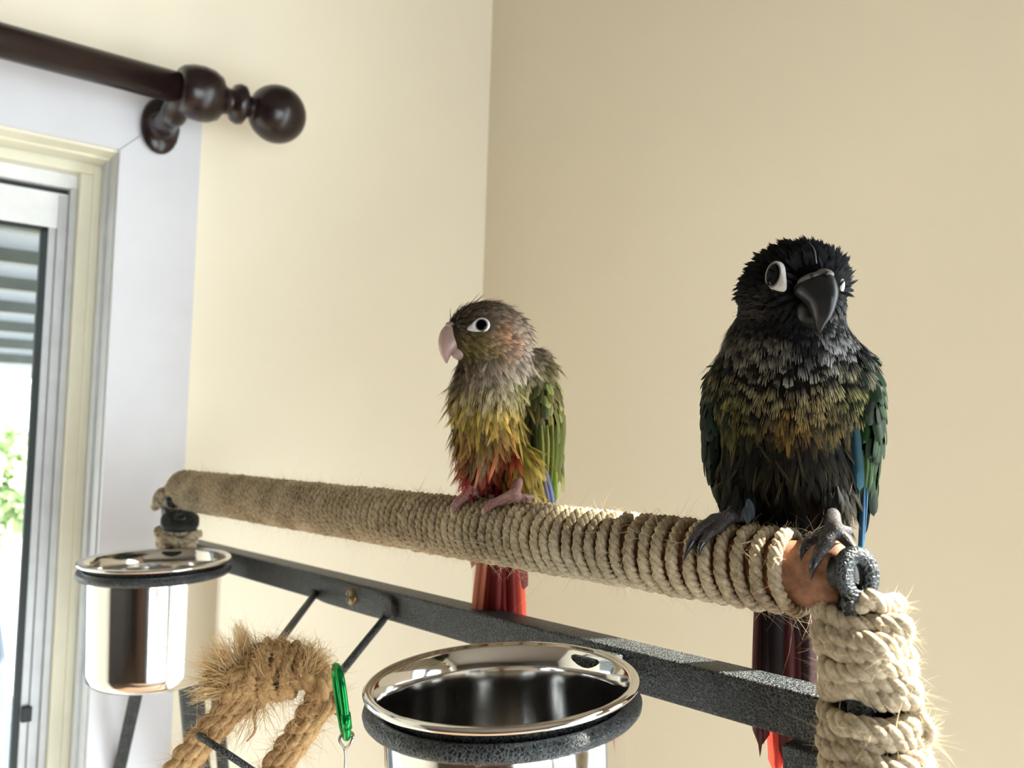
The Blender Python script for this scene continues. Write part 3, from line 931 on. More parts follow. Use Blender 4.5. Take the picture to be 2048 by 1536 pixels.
# ------------------------------------------------------------------ rope ladder, carabiner, wire hook
lad = empty('rope_ladder', pix(520, 1500, 0.40) - np.array([0, 0, 0.03])); tag(lad, 'golden sisal rope ladder loop with frayed knot hanging below the bar', 'rope ladder')
def twisted(name, pts, rho, rs, pitch, parent, mat, n=160, strands=3, rough=0.0, seed=1):
    rg = np.random.default_rng(seed)
    p = smooth_path(pts, n)
    T, N, B = frames(p)
    s = np.concatenate([[0], np.cumsum(np.linalg.norm(np.diff(p, axis=0), axis=1))])
    Vs, Fs, k = [], [], 0
    for j in range(strands):
        ph = 2 * pi * s / pitch + 2 * pi * j / strands
        c = p + rho * (np.cos(ph)[:, None] * N + np.sin(ph)[:, None] * B)
        out = unit(c - p)
        # each strand is itself a bundle of yarns
        for y in range(4):
            ps = -2 * pi * s / (pitch * 0.45) + y * pi / 2
            tt_ = unit(np.gradient(c, axis=0)); bb = np.cross(tt_, out)
            cc = c + rs * 0.52 * (np.cos(ps)[:, None] * out + np.sin(ps)[:, None] * bb)
            v, f_ = tube_vf(cc, rs * 0.62 * (1 + rough * rg.normal(size=n)), 6, caps=False)
            Vs.append(v); Fs.append(f_ + k); k += len(v)
    o = mesh(name, np.vstack(Vs), np.vstack(Fs), mat, parent)
    return p, T, N, B
RD = 0.372
sp1, T1, N1_, B1 = twisted('rope_side', [pix(505, 1365, RD), pix(470, 1408, RD), pix(420, 1462, RD), pix(372, 1520, RD), pix(330, 1590, RD)], 0.0033, 0.0036, 0.026, lad, M['sisal'], seed=2)
sp2, T2, N2_, B2 = twisted('rope_side', [pix(652, 1375, RD), pix(632, 1415, RD), pix(598, 1470, RD), pix(556, 1530, RD), pix(520, 1600, RD)], 0.0033, 0.0036, 0.026, lad, M['sisal'], seed=3)
sp3, T3, N3_, B3 = twisted('rope_arch', [pix(470, 1395, RD), pix(486, 1352, RD), pix(525, 1334, RD), pix(580, 1338, RD), pix(630, 1352, RD), pix(655, 1385, RD), pix(648, 1420, RD)], 0.0038, 0.0038, 0.028, lad, M['sisal'], seed=4)
# whipping: yarn wound round the middle of the arch
wc = smooth_path([pix(505, 1338, RD), pix(545, 1325, RD), pix(600, 1345, RD)], 30)
wd = unit(wc[-1] - wc[0]); we1 = unit(np.cross(wd, [0, 0, 1.0])); we2 = np.cross(wd, we1)
wl = np.linalg.norm(wc[-1] - wc[0])
_, cen3, rad3 = coil(wc[0], wd, we1, we2, np.linspace(0, wl, 8), lambda x: 0.0098 + 0.0012 * np.sin(x / wl * pi), 0.0011, 0.0013, 7, 'rope_whipping', M['sisal'], lad, rough=0.0009, seed=21)
allp = np.vstack([sp1, sp2, sp3]); allN = np.vstack([N1_, N2_, N3_]); allB = np.vstack([B1, B2, B3]); allT = np.vstack([T1, T2, T3])
ph = RNG.uniform(0, 2 * pi, len(allp) * 6)
ii = np.tile(np.arange(len(allp)), 6)
outv = np.cos(ph)[:, None] * allN[ii] + np.sin(ph)[:, None] * allB[ii]
fuzz('rope_fibres', allp[ii] + outv * 0.0062, outv, allT[ii], 3600, 0.0055, 0.000075, M['fibregold'], lad, 12)
fuzz('rope_whipping_fibres', cen3 + rad3 * 0.0015, rad3, unit(np.gradient(cen3, axis=0)), 1500, 0.0055, 0.00007, M['fibregold'], lad, 13)
# frayed brush of the rope end: fans of fibres
def brush(name, root_px, tips, n, seed, spread=14):
    rg = np.random.default_rng(seed)
    Vs = []
    for _ in range(n):
        x, y, d = root_px; tx, ty = tips[rg.integers(len(tips))]
        p0 = pix(x + rg.normal(0, 9), y + rg.normal(0, 9), d + rg.normal(0, 0.0015))
        p2 = pix(tx + rg.normal(0, spread), ty + rg.normal(0, spread), d + rg.normal(0, 0.005))
        pm = 0.5 * (p0 + p2) + rg.normal(0, 0.0022, 3) + np.array([0, 0, 0.0012])
        w = unit(np.cross(p2 - p0, rg.normal(size=3))) * 0.00015
        for q, s_ in ((p0, 1), (pm, 1), (p2, 0.4)):
            Vs += [q - w * s_, q + w * s_]
    V = np.array(Vs); k = np.arange(n)[:, None] * 6
    F = np.concatenate([k + [0, 1, 3, 2], k + [2, 3, 5, 4]])
    o = mesh(name, V, F, M['fibregold'], lad); o['kind'] = 'stuff'
    ys, fs, kk = [], [], 0
    for _ in range(max(4, n // 34)):
        x, y, d = root_px; tx, ty = tips[rg.integers(len(tips))]
        p0 = pix(x + rg.normal(0, 6), y + rg.normal(0, 6), d); p2 = pix(tx + rg.normal(0, spread * 0.7), ty + rg.normal(0, spread * 0.7), d + rg.normal(0, 0.004))
        p2 = p0 + (p2 - p0) * rg.uniform(0.55, 0.9)
        v, f_ = tube_vf(smooth_path([p0, p0 + (p2 - p0) * 0.35 + rg.normal(0, 0.0012, 3), p0 + (p2 - p0) * 0.7 + rg.normal(0, 0.0012, 3), p2], 12), np.linspace(0.0010, 0.0004, 12), 6, caps=False)
        ys.append(v); fs.append(f_ + kk); kk += len(v)
    mesh('loose_yarn', np.vstack(ys), np.vstack(fs), M['sisal'], lad)['kind'] = 'stuff'
brush('frayed_end', (478, 1362, RD), [(408, 1300), (396, 1330), (392, 1352), (430, 1275), (445, 1300), (415, 1370)], 520, 5, 13)
brush('frayed_end', (500, 1350, RD + 0.003), [(470, 1256), (482, 1245), (490, 1262), (476, 1275)], 200, 6, 8)
brush('frayed_end', (612, 1350, RD - 0.003), [(612, 1285), (632, 1290), (648, 1302), (660, 1318)], 260, 7, 11)
brush('frayed_end', (470, 1385, RD), [(375, 1398), (395, 1385), (420, 1380)], 130, 8, 10)
brush('frayed_end', (520, 1395, RD - 0.002), [(500, 1430), (520, 1450), (540, 1440), (480, 1465), (470, 1490)], 90, 9, 16)
# wire rungs
mesh('rung', *tube_vf(smooth_path([pix(396, 1470, RD - 0.006), pix(430, 1492, RD - 0.012), pix(470, 1518, RD - 0.012), pix(515, 1548, RD - 0.010), pix(556, 1572, RD - 0.004)], 20), 0.0016, 10), M['hammer'], lad)

M['green'] = plain('anodised_green', (10, 150, 72), 0.2, metal=0.75, var=0.05)
CD = 0.352
cara = empty('carabiner', pix(684, 1475, CD)); tag(cara, 'green anodised carabiner clipped to the rope ladder', 'carabiner')
cc = pix(683, 1404, CD); cu = unit(pix(675, 1340, CD) - pix(692, 1470, CD)); cs = unit(unit(CAM_LOC - cc) * 1.0 + CR[:, 0] * 0.16); cs = unit(cs - cu * np.dot(cs, cu))
an = np.linspace(0, 2 * pi, 81)[:-1]
hh, ww = 0.0148, 0.0068
pth = cc + cu * (np.sign(np.sin(an)) * np.abs(np.sin(an)) ** 0.75 * hh)[:, None] + cs * (np.sign(np.cos(an)) * np.abs(np.cos(an)) ** 0.75 * ww * (1 + 0.2 * np.sin(an)))[:, None]
mesh('spring_body', *tube_vf(pth, 0.0017, 12, closed=True, caps=False), M['green'], cara)
mesh('gate_collar', *tube_vf([cc + cs * ww * 0.86 - cu * 0.0095, cc + cs * ww * 0.90 - cu * 0.0030], 0.0022, 12), M['green'], cara)
hk = empty('wire_hook', pix(688, 1536, CD)); tag(hk, 'thin bent steel wire hook dangling from the green carabiner', 'hook')
hp = smooth_path([pix(705, 1475, CD - .003), pix(706, 1468, CD), pix(697, 1464, CD + .001), pix(683, 1470, CD), pix(679, 1482, CD - .001), pix(688, 1496, CD - .001), pix(691, 1515, CD - .001), pix(690, 1545, CD - .001), pix(691, 1600, CD - .001)], 60)
hp2 = smooth_path([pix(690, 1498, CD - .001), pix(700, 1488, CD - .003), pix(706, 1476, CD - .003)], 12)
mesh('wire', *tube_vf(hp, 0.00062, 8), M['steelwire'], hk)
mesh('wire_tip', *tube_vf(hp2, 0.00062, 8), M['steelwire'], hk)

# ------------------------------------------------------------------ birds
class Frame:
    """bird space: x, y in picture pixels about (cx, cy), w = depth in the same unit; rigid, facing the viewer's ray"""
    def __init__(s, cx, cy, d):
        s.cx, s.cy = cx, cy
        s.O = pix(cx, cy, d)
        r = ray(cx, cy); cosv = 1 / np.linalg.norm(r)
        s.f = unit(r)
        up = CR[:, 1]
        s.u = unit(up - s.f * np.dot(up, s.f)); s.r = np.cross(s.f, s.u)
        s.k = d / FPX; s.c = 1.0 / np.linalg.norm(ray(cx, 768)) 
    def __call__(s, p):
        p = np.atleast_2d(np.asarray(p, float))
        return s.O + s.k * ((p[:, :1] - s.cx) * s.c * s.r - (p[:, 1:2] - s.cy) * s.u + p[:, 2:3] * s.f)
    def px(s, p):
        """bird-space position of something measured at picture pixel (x, y) at depth w"""
        p = np.atleast_2d(np.asarray(p, float)); q = p.copy()
        for _ in range(6):
            c = (s(q) - CAM_LOC) @ CR
            q[:, 0] += p[:, 0] - (1024 + FPX * c[:, 0] / -c[:, 2]); q[:, 1] += p[:, 1] - (768 - FPX * c[:, 1] / -c[:, 2])
        return q
    def moved(s, V, c):
        """shift a part so that its own centre c lands on its picture position"""
        return np.asarray(V, float) + (s.px(c)[0] - np.asarray(c, float))
    def dir(s, v):
        v = np.atleast_2d(np.asarray(v, float))
        return unit(v[:, :1] * s.c * s.r - v[:, 1:2] * s.u + v[:, 2:3] * s.f)

def palette(pts):
    P_ = np.array([[q[0], q[1]] for q in pts], float); C_ = np.array([lin(q[2]) for q in pts])
    def f(xy, power=4):
        d = np.linalg.norm(xy[:, None, :] - P_[None], axis=2) + 4
        w = d ** -power
        return (w @ C_) / w.sum(1, keepdims=True)
    return f

def thin_points(p, rmin, seed=0):
    """greedy even thinning of surface points; rmin may vary per point"""
    order = np.random.default_rng(seed).permutation(len(p))
    rmin = np.broadcast_to(rmin, len(p))
    cell = float(np.max(rmin)); grid = {}; keep = []
    for i in order:
        c = tuple((p[i] // cell).astype(int)); ok = True
        for dx in (-1, 0, 1):
            for dy in (-1, 0, 1):
                for dz in (-1, 0, 1):
                    for j in grid.get((c[0] + dx, c[1] + dy, c[2] + dz), ()):
                        if np.sum((p[i] - p[j]) ** 2) < rmin[i] ** 2: ok = False; break
                    if not ok: break
                if not ok: break
            if not ok: break
        if ok: grid.setdefault(c, []).append(i); keep.append(i)
    return np.array(keep)

def tufts(P_, N_, D_, L, Wd, cb, ct, S, lift, curl, seed, strand=1.0, clump=0.0, band=0.4, stray=0.10):
    """feathers as fans of fine barbs: all arrays per feather (bird space), S barbs each"""
    rg = np.random.default_rng(seed)
    m = len(P_)
    L = np.broadcast_to(L, m)[:, None] * rg.uniform(0.75, 1.25, (m, 1)); Wd = np.broadcast_to(Wd, m)[:, None]
    lift = (np.broadcast_to(lift, m)[:, None]) * rg.uniform(0.5, 1.5, (m, 1))
    D_ = unit(D_ + rg.normal(0, 1, (m, 3)) * stray); D_ = unit(D_ - N_ * np.sum(D_ * N_, 1, keepdims=True))
    B_ = np.cross(N_, D_)
    ts = np.array([0.0, 0.4, 0.72, 1.0]); wprof = np.array([0.7, 1.0, 0.75, 0.08])
    V, C_ = [], []
    for j in range(S):
        aj = (j + 0.5) / S * 2 - 1
        aj = aj + rg.normal(0, 0.12, (m, 1))
        lj = L * (1 - 0.22 * aj ** 2) * rg.uniform(0.86, 1.1, (m, 1))
        sw = Wd / S * 0.62 * strand
        for t, wp in zip(ts, wprof):
            sp_ = t ** 0.6 * (1 - clump * t * t)
            c = P_ + D_ * lj * t + B_ * Wd * 0.5 * aj * (0.25 + 0.75 * sp_) + N_ * (lift * lj * t - curl * lj * t * t - 0.06 * Wd * aj ** 2)
            for sgn in (-1, 1):
                V.append(c + sgn * B_ * sw * wp)
                mixf = np.clip((t - band) / (1 - band), 0, 1)
                C_.append(cb * (1 - mixf) + ct * mixf)
    V = np.stack(V, 1); C_ = np.stack(C_, 1)          # m, S*8, 3
    K = S * 8
    base = (np.arange(m)[:, None, None] * K + np.arange(S)[None, :, None] * 8)
    q = np.array([[0, 1, 3, 2], [2, 3, 5, 4], [4, 5, 7, 6]])
    F = (base[..., None] + q[None, None]).reshape(-1, 4)
    return V.reshape(-1, 3), F, C_.reshape(-1, 3)

def plumage(name, fr, parent, sets):
    Vs, Fs, Cs, n = [], [], [], 0
    for v, f_, c in sets:
        Vs.append(v); Fs.append(f_ + n); Cs.append(c); n += len(v)
    o = mesh(name, fr(np.vstack(Vs)), np.vstack(Fs), M['plumage'], parent, True, np.vstack(Cs))
    o['kind'] = 'stuff'
    return o

def vane_data(name, tip=0.5, notch=0.0, seg=9):
    """unit contour feather along +Y, width along X, domed in Z; paler towards the edges"""
    V, C_, F = [], [], []
    for i in range(seg + 1):
        t = i / seg
        w = 0.5 * min(1.0, 0.35 + 2.2 * t) * (1 - max(0, (t - tip) / (1 - tip)) ** 2.4) ** 0.5 if t < 1 else 0.02
        for x in (-1, -0.5, 0, 0.5, 1):
            V.append((x * w, t - 0.05 * abs(x) * (t > 0.9), 0.10 * w * (1 - x * x) - 0.10 * t * t + (0.012 if x == 0 else 0)))
            C_.append((0.75 if x == 0 else 0.95 + 0.25 * abs(x)) * (0.8 + 0.3 * t))
    for i in range(seg):
        for j in range(4):
            F.append([i * 5 + j, i * 5 + j + 1, (i + 1) * 5 + j + 1, (i + 1) * 5 + j])
    me = bpy.data.meshes.new(name)
    me.from_pydata(V, [], F); me.update()
    at = me.color_attributes.new('Col', 'FLOAT_COLOR', 'POINT')
    for q, c in zip(at.data, C_): q.color = (c, c, c, 1)
    me.polygons.foreach_set('use_smooth', np.ones(len(me.polygons), bool))
    me.materials.append(M['vane'])
    return me
VANE_ROUND, VANE_LONG = vane_data('rounded_vane', 0.45), vane_data('long_vane', 0.72)

def feather(name, me, p0, p1, nrm, width, color, parent):
    """place one feather from p0 (quill) to p1 (tip), world space"""
    p0, p1 = np.asarray(p0).ravel(), np.asarray(p1).ravel()
    y = p1 - p0; L = np.linalg.norm(y); y = y / L
    z = unit(np.asarray(nrm).ravel() - y * np.dot(np.asarray(nrm).ravel(), y)); x = np.cross(y, z)
    m = np.eye(4); m[:3, 0], m[:3, 1], m[:3, 2], m[:3, 3] = x * width, y * L, z * L * 0.9, p0 - root_of(parent)
    o = bpy.data.objects.new(name, me); COL.objects.link(o)
    o.parent = parent; o.matrix_local = Matrix(m)
    o.color = tuple(lin(np.clip(color, 0, 255))) + (1.0,)
    return o

def slices_vf(rows, n=20, ridge=0.0, lean=0.0):
    """stack of horizontal sections: (y, left, right, depth centre, half depth)"""
    a = np.arange(n) * 2 * pi / n
    V = []
    for y, l, r, wc_, hd in rows:
        c = np.cos(a); s = np.sin(a)
        sx = np.sign(c) * np.abs(c) ** 0.85
        V.append(np.stack([(l + r) / 2 + (r - l) / 2 * sx, np.full(n, float(y)) + lean * (c) * (r - l) / 2, wc_ + hd * np.sign(s) * np.abs(s) ** 0.85 - ridge * hd * np.clip(c, 0, 1) * (s < 0)], -1))
    V = np.concatenate(V)
    F = [[i * n + j, i * n + (j + 1) % n, (i + 1) * n + (j + 1) % n, (i + 1) * n + j] for i in range(len(rows) - 1) for j in range(n)]
    F += [list(range(n))[::-1], [(len(rows) - 1) * n + j for j in range(n)]]
    return V, F

def resample_rows(rows, n):
    r = np.array(rows, float)
    t = np.arange(len(r)); tt_ = np.linspace(0, len(r) - 1, n)
    sm = smooth_path(r[:, :3], n); sm2 = np.stack([np.interp(tt_, t, r[:, 3]), np.interp(tt_, t, r[:, 4])], -1)
    return np.hstack([sm, sm2])

def disc_eye(fr, parent, c, nrm, tilt, ring, pupil, drop, ringmat='ring'):
    """eye: bulging eyeball (with iris and pupil) and the bare ring of skin round it"""
    c = np.asarray(c, float); nrm = unit(np.asarray(nrm, float))
    up = np.array([sin(radians(tilt)), -cos(radians(tilt)), 0.0]); up = unit(up - nrm * np.dot(up, nrm)); sd_ = np.cross(up, nrm)
    n = 40; a = np.arange(n) * 2 * pi / n
    def rg(s_w, s_h, off, ext=0.0):
        x = np.cos(a) * s_w; y = np.sin(a) * s_h
        x = x + ext * np.clip(np.cos(a - radians(drop[1])), 0, 1) ** 6 * drop[0] * cos(radians(drop[1])); y = y + ext * np.clip(np.cos(a - radians(drop[1])), 0, 1) ** 6 * drop[0] * sin(radians(drop[1]))
        return c + sd_ * x[:, None] + up * y[:, None] + nrm * off
    rw, rh = ring; pw, ph_ = pupil
    rings = [rg(rw, rh, -7, 1), rg(rw, rh, -1, 1), rg(rw * .9, rh * .9, 2.5, .9), rg((rw + pw) / 2, (rh + ph_) / 2, 3.2, .35), rg(pw * 1.12, ph_ * 1.12, 2.4), rg(pw * 0.95, ph_ * 0.95, -2)]
    V = np.concatenate(rings); F = [[i * n + j, i * n + (j + 1) % n, (i + 1) * n + (j + 1) % n, (i + 1) * n + j] for i in range(5) for j in range(n)]
    # eyeball cap
    caps = [rg(pw * 1.04 * cos(t), ph_ * 1.04 * cos(t), 0.5 + 0.30 * pw * sin(t)) for t in np.linspace(0, pi / 2 - 0.05, 7)]
    V2 = np.concatenate(caps); F2 = [[i * n + j, i * n + (j + 1) % n, (i + 1) * n + (j + 1) % n, (i + 1) * n + j] for i in range(6) for j in range(n)] + [[6 * n + j for j in range(n)]]
    e = mesh('eye', fr(V2), F2, M['eye'], parent)
    mesh('eye_ring', fr(V), F, M[ringmat], e)
    bead = [rg(pw * (1.02 + 0.07 * cos(t)), ph_ * (1.02 + 0.07 * cos(t)), 2.2 + 1.2 * sin(t)) for t in np.linspace(0, pi, 7)]
    V3 = np.concatenate(bead); F3 = [[i * n + j, i * n + (j + 1) % n, (i + 1) * n + (j + 1) % n, (i + 1) * n + j] for i in range(6) for j in range(n)]
    mesh('eyelid', fr(V3), F3, M['cere'], e)
    return e

def foot(parent, leg, toes, claws, mat, clawmat, step=0.00055, k=0.0012):
    """one foot: leg and toes as one skin, claws as their own pieces (world space)"""
    fs = [capsule(a_, b_, ra, rb) for a_, b_, ra, rb in leg]
    for pts, r0, r1 in toes:
        for i in range(len(pts) - 1):
            u0, u1 = i / (len(pts) - 1), (i + 1) / (len(pts) - 1)
            fs.append(capsule(pts[i], pts[i + 1], r0 + (r1 - r0) * u0, r0 + (r1 - r0) * u1))
    allp_ = np.array([p for a_, b_, _, _ in leg for p in (a_, b_)] + [p for t_ in toes for p in t_[0]])
    lo, hi = allp_.min(0) - 0.006, allp_.max(0) + 0.006
    V, F = surface_nets(blend(fs, k), lo, hi, step)
    o = mesh('foot', V, F, M[mat], parent)
    for pts, r0 in claws:
        p = smooth_path(pts, 12)
        mesh('claw', *tube_vf(p, r0 * (1 - np.linspace(0, 1, 12) ** 1.6) + 0.00012, 8), M[clawmat], o)
    return o

def surface_sample(fn, V, F, fr_dirs=None):
    return gradient(fn, V, 1.0)

# ---------------------------------------------- bird A: dark conure on the near end
DK = Frame(1580, 800, 0.296)
bird = empty('conure', DK((1580, 1060, -80))[0])
tag(bird, 'dark conure with black head, scalloped breast and green wings at the bare perch end', 'bird')
bird_parts = [ell((1580, 805, -5), (158, 138, 118)), ell((1575, 920, 0), (138, 150, 112)), ell((1572, 1020, 18), (102, 110, 80)), ell((1565, 1110, 55), (62, 100, 42)),
              ell((1575, 700, -12), (128, 105, 105)), ell((1583, 602, -22), (106, 96, 98)), ell((1606, 550, -22), (84, 54, 82), 8), ell((1630, 600, -66), (42, 46, 45)),
              ell((1655, 1000, -48), (38, 56, 48)), ell((1492, 990, -48), (38, 54, 48)), ell((1478, 765, 12), (66, 88, 80), 18), ell((1688, 755, 12), (62, 86, 80), -18)]
FA = blend(bird_parts, 22)
VA, QA = surface_nets(FA, (1360, 420, -190), (1790, 1260, 190), 5.0)
base_dark = palette([(1600, 510, (9, 10, 12)), (1500, 570, (9, 10, 11)), (1690, 570, (9, 10, 13)), (1520, 640, (14, 12, 11)), (1610, 700, (8, 8, 10)), (1450, 700, (22, 18, 14)), (1480, 740, (18, 15, 12)),
                     (1560, 760, (20, 16, 12)), (1690, 740, (16, 14, 12)), (1450, 800, (22, 20, 11)), (1580, 820, (28, 22, 12)), (1680, 800, (26, 24, 12)), (1415, 850, (14, 22, 12)),
                     (1520, 900, (18, 17, 12)), (1600, 900, (22, 18, 13)), (1690, 900, (20, 20, 13)), (1520, 980, (14, 14, 12)), (1600, 1000, (10, 10, 10)), (1690, 1000, (20, 19, 14)), (1560, 1060, (7, 8, 9)), (1560, 1150, (40, 14, 14))])
tip_dark = palette([(1600, 510, (15, 17, 19)), (1500, 570, (16, 16, 17)), (1690, 570, (22, 25, 29)), (1500, 622, (50, 42, 36)), (1480, 602, (34, 29, 26)), (1560, 655, (17, 17, 17)), (1600, 640, (12, 13, 14)), (1440, 690, (134, 120, 102)), (1500, 705, (128, 118, 106)),
                    (1555, 695, (134, 126, 116)), (1610, 705, (20, 20, 22)), (1660, 705, (186, 183, 180)), (1700, 705, (190, 186, 182)), (1450, 765, (132, 120, 86)), (1520, 752, (148, 138, 120)), (1600, 745, (182, 174, 166)), (1690, 750, (172, 162, 132)),
                    (1450, 812, (144, 132, 74)), (1540, 805, (160, 146, 104)), (1620, 812, (176, 156, 104)), (1690, 800, (160, 150, 90)), (1580, 848, (150, 116, 56)), (1480, 845, (110, 102, 54)), (1660, 845, (122, 102, 54)),
                    (1415, 880, (20, 32, 18)), (1520, 895, (34, 32, 22)), (1600, 895, (38, 32, 22)), (1690, 890, (34, 33, 21)), (1520, 980, (28, 25, 20)), (1600, 990, (24, 21, 18)), (1690, 990, (62, 54, 38)), (1560, 1060, (13, 14, 15)), (1560, 1150, (70, 22, 22))])
mesh('body', DK(VA), QA, M['skinbird'], bird, True, base_dark(VA[:, :2]) * 0.5)
NA = gradient(FA, VA, 1.5)

def not_near(p, spots):
    k = np.ones(len(p), bool)
    for (x, y, rx, ry) in spots:
        k &= ((p[:, 0] - x) / rx) ** 2 + ((p[:, 1] - y) / ry) ** 2 > 1
    return k
front = VA[:, 2] < 40
face_clear = not_near(VA, [(1546, 562, 19, 25), (1559, 571, 11, 10), (1628, 606, 38, 46), (1620, 566, 32, 16)]) | ~front
flow_head = unit(VA - np.array([1632, 598, -110]))
dn = np.tile(np.array([0, 1.0, 0.10]), (len(VA), 1))
wgt = np.clip((VA[:, 1:2] - 605) / 80, 0, 1)
flow = unit(flow_head * (1 - wgt) + dn * wgt)
flow[:, 0] += np.where(VA[:, 1] > 650, (VA[:, 0] - 1580) / 420, 0)
flow = unit(flow - NA * np.sum(flow * NA, 1, keepdims=True))
sel = np.nonzero((VA[:, 1] < 690) & face_clear)[0]
i = sel[thin_points(VA[sel], 7.5, 1)]
hm = np.clip((600 - VA[i, 1]) / 60, 0, 1)
sets = [tufts(VA[i], NA[i], flow[i], 24, 11, base_dark(VA[i, :2]) * 0.6, tip_dark(VA[i, :2]) * 0.7, 4, 0.25 + 0.25 * hm, 0.14, 2, 1.0, 0.3)]
# ragged wet crest: pointed clumps that stand off the crown
sel = np.nonzero((VA[:, 1] < 600) & face_clear & (VA[:, 2] < 90))[0]
i = sel[thin_points(VA[sel], 9.5, 11)]
sets.append(tufts(VA[i], NA[i], unit(flow[i] + NA[i] * 0.0), 25, 9, base_dark(VA[i, :2]) * 0.6, tip_dark(VA[i, :2]) * 0.7, 4, 0.62, 0.22, 3, 0.9, 0.7, stray=0.28))
plumage('head_plumage', DK, bird, sets)
# scalloped breast: rows of fringed feathers, dark with pale tips
sets = []
for row, y0 in enumerate(np.arange(640, 862, 14.5)):
    yc = VA[:, 1] + 0.0006 * (VA[:, 0] - 1590) ** 2 * np.clip((830 - y0) / 190, 0.1, 1)
    sel = np.nonzero((np.abs(yc - y0 - 6) < 5) & face_clear)[0]
    if not len(sel): continue
    i = sel[thin_points(VA[sel], 15, row)]
    rv = np.random.default_rng(row).uniform(0.55, 1.7, (len(i), 1)) * 1.35
    fade = np.clip((y0 - 640) / 40, 0.15, 1)
    sets.append(tufts(VA[i], NA[i], flow[i], 38, 26, base_dark(VA[i, :2]) * 0.8, (tip_dark(VA[i, :2] + [0, 20]) * fade + base_dark(VA[i, :2]) * (1 - fade)) * rv, 11, 0.26, 0.18, 20 + row, 0.62, 0.0, band=0.6, stray=0.12))
plumage('breast_plumage', DK, bird, sets)
sel = np.nonzero((VA[:, 1] > 830) & (VA[:, 1] < 1120))[0]
i = sel[thin_points(VA[sel], 11, 3)]
rv = np.random.default_rng(5).uniform(0.5, 1.3, (len(i), 1))
sets = [tufts(VA[i], NA[i], flow[i], 62, 20, base_dark(VA[i, :2]) * 0.5, tip_dark(VA[i, :2] + [0, 25]) * rv * 0.75, 6, 0.20, 0.14, 5, 0.6, 0.55, band=0.3, stray=0.2)]
# a few paler stray barbs
sel = np.nonzero((VA[:, 1] > 880) & (VA[:, 1] < 1060) & (VA[:, 2] < 0))[0]
i = sel[thin_points(VA[sel], 34, 8)]
sets.append(tufts(VA[i], NA[i], flow[i], 58, 8, tip_dark(VA[i, :2]), np.tile(lin((96, 86, 64)), (len(i), 1)), 2, 0.32, 0.16, 6, 0.30, 0.6, band=0.2, stray=0.4))
plumage('belly_plumage', DK, bird, sets)
# shoulder plumage breaking the outline
sel = np.nonzero((VA[:, 1] > 690) & (VA[:, 1] < 830) & (np.abs(VA[:, 0] - 1585) > 120))[0]
i = sel[thin_points(VA[sel], 19, 9)]
plumage('shoulder_plumage', DK, bird, [tufts(VA[i], NA[i], flow[i], 46, 17, np.tile(lin((14, 22, 15)), (len(i), 1)), np.tile(lin((30, 44, 26)), (len(i), 1)), 6, 0.30, 0.10, 16, 0.9, 0.6, stray=0.22)])
# loose ear streaks and the pale quill on the brow
rgs = np.random.default_rng(3)
Vs, Cs = [], []
for j in range(16):
    y0 = rgs.uniform(590, 645)
    p = np.array([1540 + rgs.uniform(-14, 4), y0 + 6, -108.0]); q = np.array([1474 + rgs.uniform(-8, 22), y0 + rgs.uniform(-14, 10), -70.0])
    pm = 0.5 * (p + q) + np.array([0, -3, -12]); w_ = np.array([0, rgs.uniform(0.6, 1.3), 0])
    c = lin((62, 54, 48)) * rgs.uniform(0.5, 1.3)
    for z, s_ in ((p, .4), (pm, 1), (q, .2)): Vs += [z - w_ * s_, z + w_ * s_]; Cs += [c, c]
k = np.arange(16)[:, None] * 6
o = mesh('ear_plumage', DK(np.array(Vs)), np.concatenate([k + [0, 1, 3, 2], k + [2, 3, 5, 4]]), M['plumage'], bird, True, np.array(Cs)); o['kind'] = 'stuff'
qp = DK.px(smooth_path([(1618, 484, -108), (1629, 500, -124), (1633, 527, -126)], 10))
mesh('brow_quill', DK(tube_vf(qp, np.linspace(0.4, 1.3, 10), 6)[0]), tube_vf(qp, 1, 6)[1], M['cere'], bird)

up_rows = resample_rows([(548, 1634, 1652, -104, 16), (556, 1614, 1662, -108, 30), (568, 1600, 1668, -112, 38), (580, 1591, 1671, -116, 43), (590, 1594, 1672, -119, 44), (600, 1604, 1671, -123, 42), (611, 1615, 1668, -127, 37), (623, 1621, 1664, -131, 30), (637, 1626, 1657, -134, 22), (650, 1630, 1647, -135, 12), (660, 1633, 1641, -133, 5), (664, 1636, 1638, -132, 1)], 30)
BC = (1632, 600, -120)
ub = mesh('upper_beak', DK(DK.moved(slices_vf(up_rows, 28, 0.5)[0], BC)), slices_vf(up_rows, 28)[1], M['beakdark'], bird)
lo_rows = resample_rows([(604, 1588, 1650, -84, 34), (620, 1589, 1654, -92, 38), (636, 1592, 1652, -96, 36), (648, 1598, 1644, -96, 28), (655, 1608, 1634, -94, 14), (658, 1618, 1626, -93, 4)], 18)
mesh('lower_beak', DK(DK.moved(slices_vf(lo_rows, 24)[0], (1620, 630, -95))), slices_vf(lo_rows, 24)[1], M['beakdark'], bird)
Vc, Fc = surface_nets(blend([ell((1620, 556, -128), (24, 8, 15), -18), ell((1650, 549, -130), (15, 8, 15), 18), ell((1598, 570, -114), (9, 6, 12), -40)], 8), (1570, 530, -165), (1690, 590, -90), 2.0)
ce = mesh('cere', DK(DK.moved(Vc, (1625, 555, -125))), Fc, M['cere'], bird)
for x, y, w_ in ((1624, 551, -143), (1653, 547, -146)):
    Vn, Fn = surface_nets(ell((x, y, w_), (4, 4.5, 3), 15), (x - 9, y - 9, w_ - 7), (x + 9, y + 9, w_ + 7), 1.2)
    mesh('nostril', DK(DK.moved(Vn, (x, y, w_))), Fn, M['black'], ce)
disc_eye(DK, bird, DK.px((1548, 550, -120))[0], (-0.66, -0.06, -0.75), 16, (22.5, 26.5), (16.8, 21.8), (16, -36))
